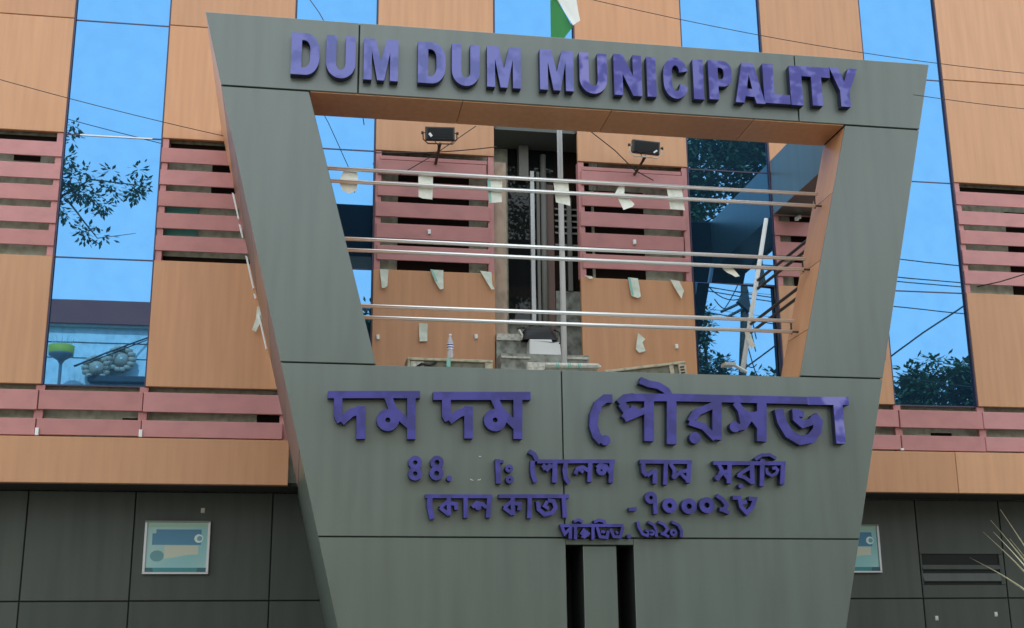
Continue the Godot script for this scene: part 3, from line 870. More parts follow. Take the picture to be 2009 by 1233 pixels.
func loose_things() -> void:
	# scraps hanging behind the top pair of rails
	var z := -0.362
	paper([P(0.40, 6.86), P(0.55, 6.86), P(0.565, 6.80), P(0.55, 6.64), P(0.47, 6.60), P(0.39, 6.63), P(0.355, 6.72), P(0.37, 6.80)], z, -0.01, M.paper[0], "broad white paper scrap hanging off the top rails nearest the left limb")
	paper([P(1.25, 6.86), P(1.42, 6.86), P(1.415, 6.58), P(1.30, 6.585), P(1.255, 6.60)], z, -0.01, M.paper[0], "square white paper scrap on the top rails below the left floodlight")
	paper([P(2.05, 6.85), P(2.225, 6.86), P(2.22, 6.585), P(2.07, 6.57)], z, -0.01, M.paper[0], "paper scrap with green left edge on the top rails beside the recess", true)
	paper([P(2.83, 6.86), P(3.01, 6.87), P(3.03, 6.58), P(2.95, 6.60), P(2.86, 6.62)], z, -0.01, M.paper[0], "white paper scrap on the top rails in front of the flagpole")
	paper([P(3.62, 6.86), P(3.69, 6.86), P(3.68, 6.77), P(3.80, 6.64), P(3.77, 6.60), P(3.66, 6.555), P(3.60, 6.70), P(3.56, 6.75)], z, 0.02, M.paper[0], "narrow twisted paper scrap on the top rails below the right floodlight")
	paper([P(4.20, 6.86), P(4.39, 6.86), P(4.42, 6.60), P(4.24, 6.61)], z, -0.01, M.paper[0], "white paper scrap on the top rails beside the dark right pane")
	paper([P(4.81, 5.93), P(4.96, 5.92), P(5.04, 5.80), P(4.99, 5.79), P(4.89, 5.845)], z, 0.02, M.paper[2], "curled paper scrap under the middle rails at the right slat screen")
	# scraps stuck on the orange panels
	var f := FACE + 0.03
	paper([P(1.01, 6.615), P(1.13, 6.61), P(1.115, 6.37), P(1.08, 6.34), P(1.04, 6.335), P(1.03, 6.45)], f, 0.03, M.paper[1], "leftmost paper scrap at the top edge of the left orange panel")
	paper([P(1.70, 6.635), P(1.88, 6.63), P(1.88, 6.355), P(1.83, 6.345), P(1.77, 6.45)], f, 0.04, M.paper[1], "tapering green edged scrap in the middle of the left panel's top", true)
	paper([P(2.39, 6.645), P(2.55, 6.635), P(2.555, 6.44), P(2.585, 6.375), P(2.54, 6.37), P(2.47, 6.50)], f, 0.05, M.paper[1], "pointed paper scrap at the top right corner of the left orange panel")
	paper([P(3.86, 6.64), P(3.97, 6.63), P(3.99, 6.60), P(3.94, 6.59)], f, 0.02, M.paper[2], "tiny paper shred at the top left corner of the right orange panel")
	paper([P(4.49, 6.635), P(4.64, 6.63), P(4.665, 6.36), P(4.62, 6.33), P(4.53, 6.36)], f, 0.03, M.paper[1], "pale green scrap with blue green edge on the right orange panel", true)
	paper([P(5.11, 6.63), P(5.24, 6.615), P(5.30, 6.47), P(5.25, 6.34), P(5.17, 6.50)], f, 0.04, M.paper[2], "crumpled pointed scrap at the top right of the right orange panel")
	paper([P(1.55, 5.87), P(1.67, 5.865), P(1.665, 5.62), P(1.56, 5.61)], f, 0.02, M.paper[1], "small upright scrap on the left orange panel above the water bottle")
	paper([P(4.61, 5.835), P(4.715, 5.75), P(4.665, 5.70), P(4.705, 5.575), P(4.61, 5.545), P(4.565, 5.60)], f, 0.02, M.paper[1], "folded paper scrap low on the right orange panel by the tilted case")
	paper([P(-0.60, 6.00), P(-0.535, 6.04), P(-0.535, 5.83), P(-0.60, 5.66), P(-0.655, 5.68), P(-0.61, 5.84)], FACE + 0.09, 0.02, M.paper[1], "paper strip dangling outside the left limb of the portal")
	paper([P(5.72, 5.62), P(5.79, 5.60), P(5.86, 5.40), P(5.80, 5.36), P(5.75, 5.48)], -2.10, 0.01, M.paper[2], "torn paper scrap caught on the white post behind the right limb")
	# floodlights on arms
	floodlight(Vector3(1.765, 8.415, -2.75), Vector3(1.765, 8.20, FACE), 2.0, "black floodlight with U bracket above the left slat screen")
	floodlight(Vector3(4.69, 8.415, -2.80), Vector3(4.65, 8.20, FACE), -3.0, "black finned floodlight above the right slat screen")
	# flagpole and the flag hanging on it
	var fp := thing("flagpole", "tall pale grey flagpole standing behind the middle of the portal", "flagpole", Vector3(3.165, 4.46, -1.5))
	var st := begin(true)
	tube(st, [Vector3(0, 0.0, 0), Vector3(0, 3.5, 0), Vector3(0, 6.4, 0)], 0.036, 0.032, 14)
	part("pole", st, M.pole_paint, fp)
	part("base_plate", block(-0.12, 0.12, 0.0, 0.02, -0.12, 0.12), M.dark_steel, fp)
	st = begin(true)
	lathe(st, Vector3(0, 6.4, 0), [Vector2(0.0, -0.02), Vector2(0.06, 0.02), Vector2(0.07, 0.07), Vector2(0.05, 0.12), Vector2(0, 0.14)], 10)
	part("finial", st, M.alu, fp)
	flag()
	# things on the porch roof
	metal_case(Vector3(1.68, 4.46, -0.95), 0.985, 0.36, 0.0, 1.5, "long cream metal case behind the left part of the sign, bottle on top", true)
	metal_case(Vector3(4.05, 4.455, -0.98), 0.98, 0.36, 7.5, -4.0, "cream metal case lying tilted behind the right part of the sign", false)
	var bt := thing("water_bottle", "clear plastic water bottle with a violet banded label on the case", "bottle", Vector3(1.69, 4.843, -0.90))
	st = begin(true)
	lathe(st, Vector3.ZERO, [Vector2(0.0, 0.0), Vector2(0.033, 0.0), Vector2(0.038, 0.01), Vector2(0.037, 0.07), Vector2(0.034, 0.085), Vector2(0.037, 0.10), Vector2(0.037, 0.17), Vector2(0.033, 0.20), Vector2(0.016, 0.245), Vector2(0.013, 0.265)], 16)
	part("body", st, M.bottle, bt)
	st = begin(true)
	lathe(st, Vector3(0, 0.262, 0), [Vector2(0.0, 0.0), Vector2(0.0155, 0.0), Vector2(0.0155, 0.022), Vector2(0.0, 0.023)], 14)
	part("cap", st, M.white, bt)
	st = begin(true)
	lathe(st, Vector3(0, 0.105, 0), [Vector2(0.0375, 0.0), Vector2(0.0375, 0.065)], 16)
	part("label_band", st, M.white, bt)
	for y in [0.118, 0.148]:
		st = begin(true)
		lathe(st, Vector3(0, y, 0), [Vector2(0.0380, 0.0), Vector2(0.0380, 0.014)], 16)
		part("label_print", st, M.letter[2], bt)
	var roll := thing("wrapped_roll", "long white wrapped roll with green tape at the foot of the flagpole", "roll", Vector3(2.74, 4.775, -0.86))
	st = begin(true)
	tube(st, [Vector3(0.06, 0, 0), Vector3(0.69, 0.012, 0)], 0.040, 0.034, 12)
	part("wrapping", st, M.old_white, roll)
	for x in [0.18, 0.32, 0.44]:
		st = begin(true)
		tube(st, [Vector3(x, 0.003, 0), Vector3(x + 0.035, 0.004, 0)], 0.0415, 0.0415, 12)
		part("tape", st, M.paper_green, roll)
	st = begin()
	tube(st, [Vector3(0.68, 0.012, 0.0), Vector3(0.72, 0.0, 0.02)], 0.032, 0.010, 8)
	part("torn_end", st, M.old_white, roll)
	# what it lies on, so that it does not hover
	part("packing", block(0.05, 0.66, -0.315, -0.038, -0.06, 0.05), M.olive, roll)
	var tl := lone("tube_box", plate(2.62, 2.89, 4.46, 4.855, -1.12, -1.04, 0.006), M.old_white, "slim white carton standing beside the wrapped roll behind the sign", "carton")
	tl.set_meta("group", "")
	tl.remove_meta("group")
	# white box with a black bag on top, on the sill of the recess
	var wb := begin()
	slab(wb, [Vector2(3.02, 5.625), Vector2(3.32, 5.63), Vector2(3.335, 5.595), Vector2(3.435, 5.60), Vector2(3.45, 5.43), Vector2(3.42, 5.403), Vector2(3.04, 5.403), Vector2(3.015, 5.43)], -3.20, -2.99, 0.012)
	lone("white_box", wb, M.white, "white plastic box on the recess sill under the black bag", "box")
	var bag := thing("black_bag", "slumped black bag with a dangling strap on top of the white box", "bag", Vector3(3.165, 5.628, -3.10))
	st = begin(true)
	var ring := []
	for i in 7:
		var t := float(i) / 6.0
		var row := []
		var w := 0.25 * (1.0 - 0.35 * t * t) + 0.012 * sin(i * 2.3)
		var d := 0.10 * (1.0 - 0.5 * t)
		for k in 16:
			var a := TAU * k / 16
			var e := 0.012 * sin(a * 3.0 + i)
			row.append(Vector3(signf(cos(a)) * pow(absf(cos(a)), 0.6) * (w + e) + 0.0, 0.19 * t + 0.012 * sin(a * 2.0) * t, signf(sin(a)) * pow(absf(sin(a)), 0.6) * (d + e * 0.5)))
		ring.append(row)
	for i in 6:
		for k in 16:
			var l := (k + 1) % 16
			quad(st, ring[i + 1][k], ring[i + 1][l], ring[i][l], ring[i][k])
	for k in range(1, 15):
		tri(st, ring[6][0], ring[6][k + 1], ring[6][k])
	part("bag_body", st, M.black, bag)
	st = begin(true)
	tube(st, [Vector3(0.20, 0.15, 0.06), Vector3(0.27, 0.11, 0.09), Vector3(0.285, 0.02, 0.11), Vector3(0.26, -0.06, 0.14)], 0.012, 0.012, 6)
	part("strap", st, M.black, bag)
	st = begin(true)
	tube(st, [Vector3(-0.20, 0.17, 0.04), Vector3(-0.30, 0.16, 0.06), Vector3(-0.27, 0.08, 0.09), Vector3(-0.22, 0.0, 0.10), Vector3(-0.25, -0.05, 0.11)], 0.014, 0.014, 6)
	part("strap", st, M.black, bag)
	st = begin(true)
	tube(st, [Vector3(-0.29, 0.12, 0.10), Vector3(-0.25, 0.05, 0.12), Vector3(-0.26, -0.02, 0.12)], 0.022, 0.012, 6)
	part("wire_bundle", st, M.old_white, bag)
	# framed notices on the dark wall
	notice(-1.945, -1.105, 2.585, 3.275, "framed teal notice on the dark wall left of the portal")
	notice(7.47, 8.325, 2.605, 3.29, "framed teal notice half hidden by the portal's right side")
	dry_plant()

func floodlight(at: Vector3, wall: Vector3, tilt: float, label: String) -> void:
	var t := thing("floodlight", label, "floodlight", at, "floodlights on arms")
	t.rotation_degrees = Vector3(8, 0, tilt)
	var inv := t.transform.affine_inverse()
	var st := begin()
	slab(st, rect(-0.20, 0.20, -0.085, 0.10), -0.05, 0.03, 0.012)
	part("housing", st, M.black_metal, t)
	part("lens", plate(-0.175, 0.175, -0.065, 0.08, 0.028, 0.034, 0.003), M.lens, t)
	for i in 13:
		part("fin", block(-0.18 + 0.03 * i - 0.004, -0.18 + 0.03 * i + 0.004, -0.06, 0.118, -0.085, -0.05), M.black_metal, t)
	st = begin()
	tube(st, [Vector3(-0.20, 0.02, -0.01), Vector3(-0.232, 0.02, -0.01), Vector3(-0.232, -0.07, 0.0), Vector3(-0.17, -0.135, 0.01), Vector3(0.17, -0.135, 0.01), Vector3(0.232, -0.07, 0.0), Vector3(0.232, 0.02, -0.01), Vector3(0.20, 0.02, -0.01)], 0.010, 0.010, 6)
	part("bracket", st, M.old_white if tilt < 0.0 else M.rust, t)
	for s in [-1.0, 1.0]:
		st = begin()
		tube(st, [Vector3(s * 0.225, 0.02, -0.01), Vector3(s * 0.255, 0.02, -0.01)], 0.022, 0.022, 8)
		part("knob", st, M.black_metal, t)
	st = begin()
	tube(st, [Vector3(0.0, -0.13, 0.01), inv * wall], 0.020, 0.022, 6)
	part("arm", st, M.rust, t)
	st = begin()
	tube(st, [Vector3(-0.15, -0.05, 0.036), Vector3(-0.08, -0.10, 0.03), Vector3(-0.03, -0.15, 0.0), inv * (wall + Vector3(0.02, 0.03, 0.06))], 0.006, 0.006, 5)
	part("cable", st, M.black, t)
	st = begin()
	slab(st, [Vector2(-0.165, -0.01), Vector2(-0.14, 0.015), Vector2(-0.105, -0.03), Vector2(-0.13, -0.055)] if tilt > 0.0 else [Vector2(0.10, -0.06), Vector2(0.15, -0.02), Vector2(0.165, -0.04), Vector2(0.115, -0.078)], 0.034, 0.040, 0.001)
	part("sticker", st, M.white, t)

func cloth(st: SurfaceTool, left: Array, right: Array, z: float, amp: float, phase: float) -> void:
	var n := left.size()
	var m := 10
	for i in n - 1:
		for k in m:
			var q := []
			for e in [[i, k], [i, k + 1], [i + 1, k + 1], [i + 1, k]]:
				var a: Vector2 = left[e[0]]
				var b: Vector2 = right[e[0]]
				var v := a.lerp(b, float(e[1]) / m)
				q.append(Vector3(v.x, v.y, z + amp * sin((v.x - 3.0) * 34.0 + phase + v.y * 1.3)))
			quad(st, q[0], q[1], q[2], q[3])

func flag() -> void:
	var t := thing("flag", "furled cloth flag with green and white bands above the portal beam", "flag", Vector3.ZERO)
	var st := begin(true)
	cloth(st, [P(3.085, 10.62), P(3.075, 10.2), P(3.066, 9.9), P(3.062, 9.6), P(3.06, 9.34), P(3.06, 9.20), P(3.08, 9.02)], [P(3.16, 10.62), P(3.15, 10.2), P(3.13, 9.92), P(3.245, 9.68), P(3.36, 9.475), P(3.26, 9.33), P(3.10, 9.02)], -1.440, 0.018, 0.4)
	part("green_band", st, M.flag_green, t)
	st = begin(true)
	cloth(st, [P(3.15, 10.64), P(3.14, 10.2), P(3.125, 9.92), P(3.24, 9.69), P(3.355, 9.475)], [P(3.26, 10.64), P(3.35, 10.2), P(3.405, 9.92), P(3.435, 9.70), P(3.46, 9.57)], -1.410, 0.016, 1.6)
	part("white_band", st, M.flag_white, t)
	st = begin(true)
	cloth(st, [P(3.18, 10.66), P(3.30, 10.45), P(3.37, 10.2)], [P(3.22, 10.66), P(3.38, 10.45), P(3.42, 10.15)], -1.425, 0.012, 0.0)
	part("saffron_band", st, M.flag_saffron, t)
	st = begin()
	tube(st, [Vector3(3.166, 10.6, -1.47), Vector3(3.17, 10.63, -1.43)], 0.008, 0.008, 5)
	part("toggle", st, M.old_white, t)

func metal_case(at: Vector3, w: float, h: float, roll: float, turn: float, label: String, cable: bool) -> void:
	var t := thing("metal_case", label, "metal case", at, "cream metal cases on the porch roof")
	t.rotation_degrees = Vector3(0, turn, roll)
	var x := w * 0.5
	part("shell", block(-x + 0.01, x - 0.01, 0.0, h - 0.01, -0.15, 0.10), M.olive, t)
	part("rim", plate(-x, x, h - 0.032, h, -0.16, 0.13, 0.006), M.cream, t)
	part("rim", plate(-x, -x + (0.03 if cable else 0.012), 0.0, h - 0.033, -0.16, 0.128, 0.006), M.cream, t)
	part("rim", plate(x - 0.09, x, 0.0, h - 0.033, -0.16, 0.128, 0.006), M.cream, t)
	if cable:
		var st := begin(true)
		tube(st, [Vector3(-0.40, h - 0.12, 0.11), Vector3(-0.33, h - 0.07, 0.125), Vector3(-0.24, h - 0.085, 0.13), Vector3(-0.16, h - 0.045, 0.12)], 0.016, 0.012, 6)
		part("cable", st, M.black, t)
		part("label_sticker", plate(-0.455, -0.30, h - 0.10, h - 0.036, 0.10, 0.103, 0.001), M.old_white, t)
		part("tape", plate(-0.045, 0.0, h - 0.10, h + 0.003, 0.10, 0.134, 0.001), M.paper_green, t)
	else:
		part("post", plate(x - 0.20, x - 0.15, 0.0, h - 0.033, 0.05, 0.126, 0.004), M.cream, t)
		for i in 5:
			part("vent_slot", block(x - 0.075, x - 0.025, h - 0.08 - 0.035 * i, h - 0.06 - 0.035 * i, 0.128, 0.131), M.black, t)

func notice(x0: float, x1: float, y0: float, y1: float, label: String) -> void:
	var t := thing("framed_notice", label, "notice", Vector3.ZERO, "framed notices on the ground floor wall")
	var st := begin()
	var z := -4.062
	uv_quad(st, Vector3(x0 + 0.02, y1 - 0.02, z), Vector3(x1 - 0.02, y1 - 0.02, z), Vector3(x1 - 0.02, y0 + 0.02, z), Vector3(x0 + 0.02, y0 + 0.02, z))
	part("print", st, M.notice, t)
	part("backing", block(x0 + 0.005, x1 - 0.005, y0 + 0.005, y1 - 0.005, -4.098, z - 0.003), M.white, t)
	part("frame", plate(x0, x1, y1 - 0.022, y1, -4.098, z + 0.016, 0.004), M.alu_dull, t)
	part("frame", plate(x0, x1, y0, y0 + 0.026, -4.098, z + 0.016, 0.004), M.alu, t)
	part("frame", plate(x0, x0 + 0.034, y0 + 0.027, y1 - 0.023, -4.098, z + 0.015, 0.004), M.alu, t)
	part("frame", plate(x1 - 0.034, x1, y0 + 0.027, y1 - 0.023, -4.098, z + 0.015, 0.004), M.alu, t)

func notice_print() -> ImageTexture:
	var w := 256
	var h := 210
	var im := Image.create(w, h, false, Image.FORMAT_RGBA8)
	var base := Color(0.52, 0.72, 0.72)
	for y in h:
		for x in w:
			var u := float(x) / w
			var v := float(y) / h
			var c := base.lerp(Color(0.62, 0.76, 0.74), 0.5 + 0.5 * sin(u * 4.0 + v * 3.0))
			if v < 0.10:
				c = Color(0.58, 0.72, 0.64)
			if u > 0.10 and u < 0.88 and v > 0.14 and v < 0.45 and not (u < 0.16 and v < 0.22):
				c = Color(0.22, 0.47, 0.60).lerp(Color(0.30, 0.55, 0.66), v)
			if Vector2((u - 0.84) * 1.2, v - 0.32).length() < 0.085:
				c = Color(0.80, 0.88, 0.86)
			if Vector2((u - 0.855) * 1.2, v - 0.32).length() < 0.05:
				c = Color(0.40, 0.62, 0.66)
			if u > 0.30 and u < 0.84 and v > 0.46 and v < 0.68 + 0.04 * sin(u * 6.0):
				c = Color(0.74, 0.76, 0.68)
			if Vector2((u - 0.19), (v - 0.67)).length() < 0.11:
				c = Color(0.36, 0.56, 0.58)
			if v > 0.90:
				c = Color(0.20, 0.50, 0.52)
				if Vector2(u - 0.05, (v - 0.97) * 0.9).length() < 0.09 or Vector2(u - 0.95, (v - 0.97) * 0.9).length() < 0.12:
					c = Color(0.13, 0.36, 0.40)
			im.set_pixel(x, y, c)
	return ImageTexture.create_from_image(im)

func dry_plant() -> void:
	var t := thing("dry_palm", "spiky dry palm with pale yellow blades at the right edge", "plant", Vector3(6.55, 0, 3.0))
	var st := begin(true)
	tube(st, [Vector3(0, 0.1, 0), Vector3(0.03, 0.9, 0), Vector3(0, 1.75, 0)], 0.09, 0.06, 8)
	part("trunk", st, M.bark, t)
	# tips of the blades, seen from the crown at 1.8 m
	var tips := [[-0.54, 2.725, 0.02], [-0.63, 2.635, 0.0], [-0.70, 2.535, -0.02], [-0.50, 2.475, 0.05], [-0.86, 2.315, 0.0], [0.3, 2.9, 0.1], [0.7, 2.5, -0.1], [0.8, 2.1, 0.2], [0.1, 2.8, -0.5], [0.2, 2.7, 0.6], [-0.1, 2.85, 0.5], [0.6, 2.7, 0.4], [-0.2, 2.6, -0.7], [0.5, 2.4, -0.6]]
	for tip in tips:
		var a := Vector3(0.0, 1.74, 0.0)
		var e := Vector3(tip[0], tip[1], tip[2])
		var s := begin()
		var pts := []
		for i in 9:
			var u := float(i) / 8
			pts.append(a.lerp(e, u) + Vector3(0, 0.05 * sin(PI * u), 0))
		var side := (e - a).cross(Vector3(0, 0, 1)).normalized()
		for i in 8:
			var w0 := 0.016 * (1.0 - float(i) / 8.2)
			var w1 := 0.016 * (1.0 - float(i + 1) / 8.2)
			var up := Vector3(0, 0, 0.006)
			quad(s, pts[i] + side * w0, pts[i] + up, pts[i + 1] + up, pts[i + 1] + side * w1)
			quad(s, pts[i] + up, pts[i] - side * w0, pts[i + 1] - side * w1, pts[i + 1] + up)
			quad(s, pts[i] - side * w0, pts[i] + side * w0, pts[i + 1] + side * w1, pts[i + 1] - side * w1)
		part("blade", s, M.dry_leaf, t)

# ---------------------------------------------------------------- wires
func wire(pts: Array, r: float, label: String) -> void:
	var st := begin(true)
	tube(st, pts, r, r, 5)
	lone("overhead_wire", st, M.wire, label, "wire", "thin wires strung along the front")

func wires() -> void:
	wire(sag(Vector3(-7.0, 9.75, -3.0), Vector3(-0.95, 8.26, -2.95), 0.10), 0.0055, "thin wire sloping across the upper left panels to the left limb")
	wire(sag(Vector3(0.2, 9.1, 1.0), Vector3(10.2, 7.99, 1.0), 0.36, 24), 0.0042, "long thin wire crossing in front of the portal beam and the flag")
	wire([Vector3(-0.45, 10.45, -2.0), Vector3(0.07, 9.72, -2.0), Vector3(0.27, 9.36, -2.0), Vector3(0.62, 8.60, -2.0), Vector3(0.7, 8.2, -2.1)], 0.006, "short thin wire dropping onto the beam above the first letters")
	wire(sag(Vector3(6.78, 7.665, 0.9), Vector3(10.2, 7.55, 1.0), 0.06), 0.0042, "thin wire leaving the portal's upper right corner")
	wire(sag(Vector3(0.9, 8.255, -3.15), Vector3(2.62, 8.45, -3.15), 0.035), 0.008, "dark cable sagging over the left slat screen behind the floodlight")
	wire([Vector3(1.25, 7.93, -3.1), Vector3(1.70, 8.22, -3.05), Vector3(2.30, 8.68, -3.0)], 0.007, "cable rising diagonally past the left floodlight to the beam")
	wire([Vector3(3.95, 8.70, -3.0), Vector3(4.30, 8.46, -3.05), Vector3(4.62, 8.21, -3.15), Vector3(4.90, 8.09, -3.2)], 0.008, "cable falling diagonally to the right floodlight's arm")
	wire([Vector3(9.78, 6.69, -3.2), Vector3(10.1, 6.75, -3.1), Vector3(10.9, 6.95, -2.6)], 0.010, "short dark cable at the right slat screen above the orange panel")

# ---------------------------------------------------------------- what the glass mirrors
func tree(called: String, label: String, limbs: Array, crowns: Array, count: int, size: float) -> void:
	# limbs: [points, r0, r1]; crowns: [centre, radii, share]
	var t := thing(called, label, "tree", Vector3.ZERO, "trees across the road")
	var first := true
	for l in limbs:
		var st := begin(true)
		tube(st, l[0], l[1], l[2], 8)
		part("trunk" if first else "branch", st, M.bark, t)
		first = false
	var leaf := begin()
	var tip := Vector3(0, 0, 1.0)
	for s in [-1.0, 1.0]:
		var mid := Vector3(s * 0.24, 0.05, 0.5)
		if s < 0:
			tri(leaf, Vector3.ZERO, mid, tip)
		else:
			tri(leaf, Vector3.ZERO, tip, mid)
	leaf.generate_normals()
	var mm := MultiMesh.new()
	mm.transform_format = MultiMesh.TRANSFORM_3D
	mm.mesh = leaf.commit()
	mm.instance_count = count
	var k := 0
	for c in crowns:
		var n := int(count * float(c[2]))
		# twig clusters inside the crown's volume, leaves round each cluster
		var hubs := []
		var nh := maxi(3, n / 22)
		for i in nh:
			var d := Vector3(rng.randf_range(-1, 1), rng.randf_range(-1, 1), rng.randf_range(-1, 1))
			if d.length() > 1.0:
				d = d.normalized() * rng.randf_range(0.7, 1.05)
			hubs.append((c[0] as Vector3) + d * (c[1] as Vector3))
		for i in n:
			if k >= count:
				break
			var h: Vector3 = hubs[rng.randi() % nh]
			var dir := Vector3(rng.randf_range(-1, 1), rng.randf_range(-0.9, 0.5), rng.randf_range(-1, 1)).normalized()
			var z := dir
			var x := z.cross(Vector3(rng.randf_range(-0.4, 0.4), 1, rng.randf_range(-0.4, 0.4))).normalized()
			var y := z.cross(x)
			var s := size * rng.randf_range(0.6, 1.25)
			mm.set_instance_transform(k, Transform3D(Basis(x * s, y * s, z * s), h + dir * rng.randf_range(0.0, size * 1.6)))
			k += 1
	mm.instance_count = count
	mm.visible_instance_count = k
	var mi := MultiMeshInstance3D.new()
	mi.name = "crown"
	mi.multimesh = mm
	mi.material_override = M.leaf
	mi.set_meta("kind", "stuff")
	t.add_child(mi, true)

func V(x: float, y: float, z: float) -> Vector3:
	return Vector3(x, y, z)

func across_the_road() -> void:
	# the pale blue house with the dark red roof band, opposite the left part
	var h := thing("blue_house", "pale blue house with a dark red roof band, mirrored in the left pane", "house", Vector3.ZERO)
	part("wall", block(-15.0, -4.95, 0.0, 12.05, 22.3, 30.0), M.blue_wall, h)
	part("roof_band", block(-15.2, -4.8, 12.12, 12.92, 22.0, 30.2), M.maroon, h)
	part("cornice", block(-15.1, -4.9, 12.04, 12.12, 22.1, 30.1), M.old_white, h)
	part("groove", block(-15.0, -4.95, 11.52, 11.545, 22.28, 22.3), M.dark_blue, h)
	part("groove", block(-15.0, -4.95, 11.0, 11.02, 22.28, 22.3), M.dark_blue, h)
	for x in [-13.5, -10.8, -8.1]:
		for y in [1.4, 4.6, 7.4]:
			var w := part("window", block(x, x + 1.3, y, y + 1.5, 22.24, 22.29), M.white, h)
			part("pane", block(x + 0.08, x + 1.22, y + 0.08, y + 1.42, 22.22, 22.239), M.dark_glass, w)
	var st := begin()
	tube(st, [V(-7.25, 10.50, 21.3), V(-6.4, 10.95, 21.4), V(-5.1, 11.75, 22.2)], 0.035, 0.03, 6)
	tube(st, [V(-6.9, 10.60, 21.3), V(-5.1, 11.68, 22.2)], 0.02, 0.02, 6)
	part("strut", st, M.dark_blue, h)
	for q in [[-6.66, 10.60, 0.46], [-5.92, 10.92, 0.48]]:
		st = begin(true)
		for k in 14:
			var a := TAU * k / 14
			var c := V(q[0] + cos(a) * q[2] * 0.75, q[1] + sin(a) * q[2] * 0.75, 21.95)
			lathe(st, c, [Vector2(0.0, -0.11), Vector2(0.13, -0.06), Vector2(0.15, 0.05), Vector2(0.0, 0.12)], 6)
		lathe(st, V(q[0], q[1], 22.0), [Vector2(0.0, -0.3), Vector2(0.26, -0.16), Vector2(0.28, 0.12), Vector2(0.0, 0.3)], 9)
		part("rosette", st, M.copper, h)
		st = begin(true)
		lathe(st, V(q[0] + 0.04, q[1] - 0.02, 21.78), [Vector2(0.0, -0.06), Vector2(0.06, -0.02), Vector2(0.05, 0.04), Vector2(0.0, 0.06)], 8)
		part("boss", st, M.white, h)
	part("balcony_rail", block(-6.9, -4.95, 10.15, 10.33, 21.8, 22.28), M.dark_blue, h)
	var bowl := thing("bowl_planter", "yellow green bowl planter on a slim stem before the blue house", "planter", V(-7.62, 0, 21.0))
	st = begin(true)
	lathe(st, Vector3.ZERO, [Vector2(0.05, 0.0), Vector2(0.05, 10.5), Vector2(0.12, 10.62), Vector2(0.40, 10.78), Vector2(0.40, 10.84)], 16)
	part("stem", st, M.planter_grey, bowl)
	st = begin(true)
	lathe(st, Vector3.ZERO, [Vector2(0.40, 10.84), Vector2(0.43, 11.08), Vector2(0.36, 11.10), Vector2(0.0, 11.08)], 16)
	part("bowl", st, M.yellow_green, bowl)
	for k in 13:
		var a := TAU * k / 13
		st = begin()
		tube(st, [V(cos(a) * 0.25, 11.08, sin(a) * 0.25), V(cos(a) * 0.40, 11.36, sin(a) * 0.40)], 0.014, 0.004, 4)
		part("spike", st, M.old_white, bowl)
	# lower houses farther along the same side
	for q in [[-3.6, 5.2, 9.3, "cream two storey house across the road, next to the blue house", "cream"], [6.2, 17.5, 9.0, "grey flat roofed house across the road, opposite the portal", "cement"], [18.6, 34.0, 9.4, "beige long house across the road, farthest to the right", "beige"], [-34.0, -16.2, 10.0, "beige tall house across the road, beyond the blue house", "beige"]]:
		var o := thing("house", q[3], "house", Vector3.ZERO, "houses across the road")
		part("wall", block(q[0], q[1], 0.0, q[2] - 0.3, 23.5, 32.0), M[q[4]], o)
		part("roof", block(q[0] - 0.3, q[1] + 0.3, q[2] - 0.3, q[2], 23.2, 32.2), M.cement, o)
		var x: float = q[0] + 1.0
		while x < q[1] - 1.6:
			for y in [1.2, 4.4, 6.8]:
				var w := part("window", block(x, x + 1.2, y, y + 1.4, 23.42, 23.49), M.white, o)
				part("pane", block(x + 0.08, x + 1.12, y + 0.08, y + 1.32, 23.40, 23.419), M.dark_glass, w)
			x += 2.6
	# trees whose mirror images stand in the glass
	tree("leafy_tree", "loose leafy tree beside the viewer, branch mirrored in the left pane",
		[[[V(-8.6, 0, 14.6), V(-8.4, 6, 14.4), V(-7.9, 10.5, 14.1), V(-7.3, 12.6, 14.0)], 0.22, 0.07], [[V(-7.3, 12.6, 14.0), V(-6.6, 13.8, 14.0), V(-5.9, 14.3, 14.0), V(-4.6, 14.2, 14.0)], 0.05, 0.015],
		[[V(-7.3, 12.6, 14.0), V(-7.2, 14.4, 14.0), V(-6.8, 15.9, 14.0)], 0.05, 0.012], [[V(-6.5, 13.7, 14.0), V(-6.0, 13.1, 14.0), V(-5.6, 12.6, 14.0), V(-4.6, 12.8, 14.0)], 0.03, 0.008]],
		[[V(-6.35, 14.25, 14.0), V(0.65, 0.5, 0.5), 0.27], [V(-6.85, 15.45, 14.0), V(0.40, 0.8, 0.4), 0.16], [V(-5.0, 14.35, 14.0), V(0.65, 0.55, 0.4), 0.15], [V(-5.6, 13.75, 14.0), V(0.9, 0.3, 0.4), 0.14], [V(-6.7, 13.25, 14.0), V(0.45, 0.4, 0.4), 0.10], [V(-5.7, 12.75, 14.0), V(0.35, 0.22, 0.3), 0.07], [V(-8.6, 15.0, 14.5), V(1.2, 1.6, 1.2), 0.11]], 1600, 0.19)
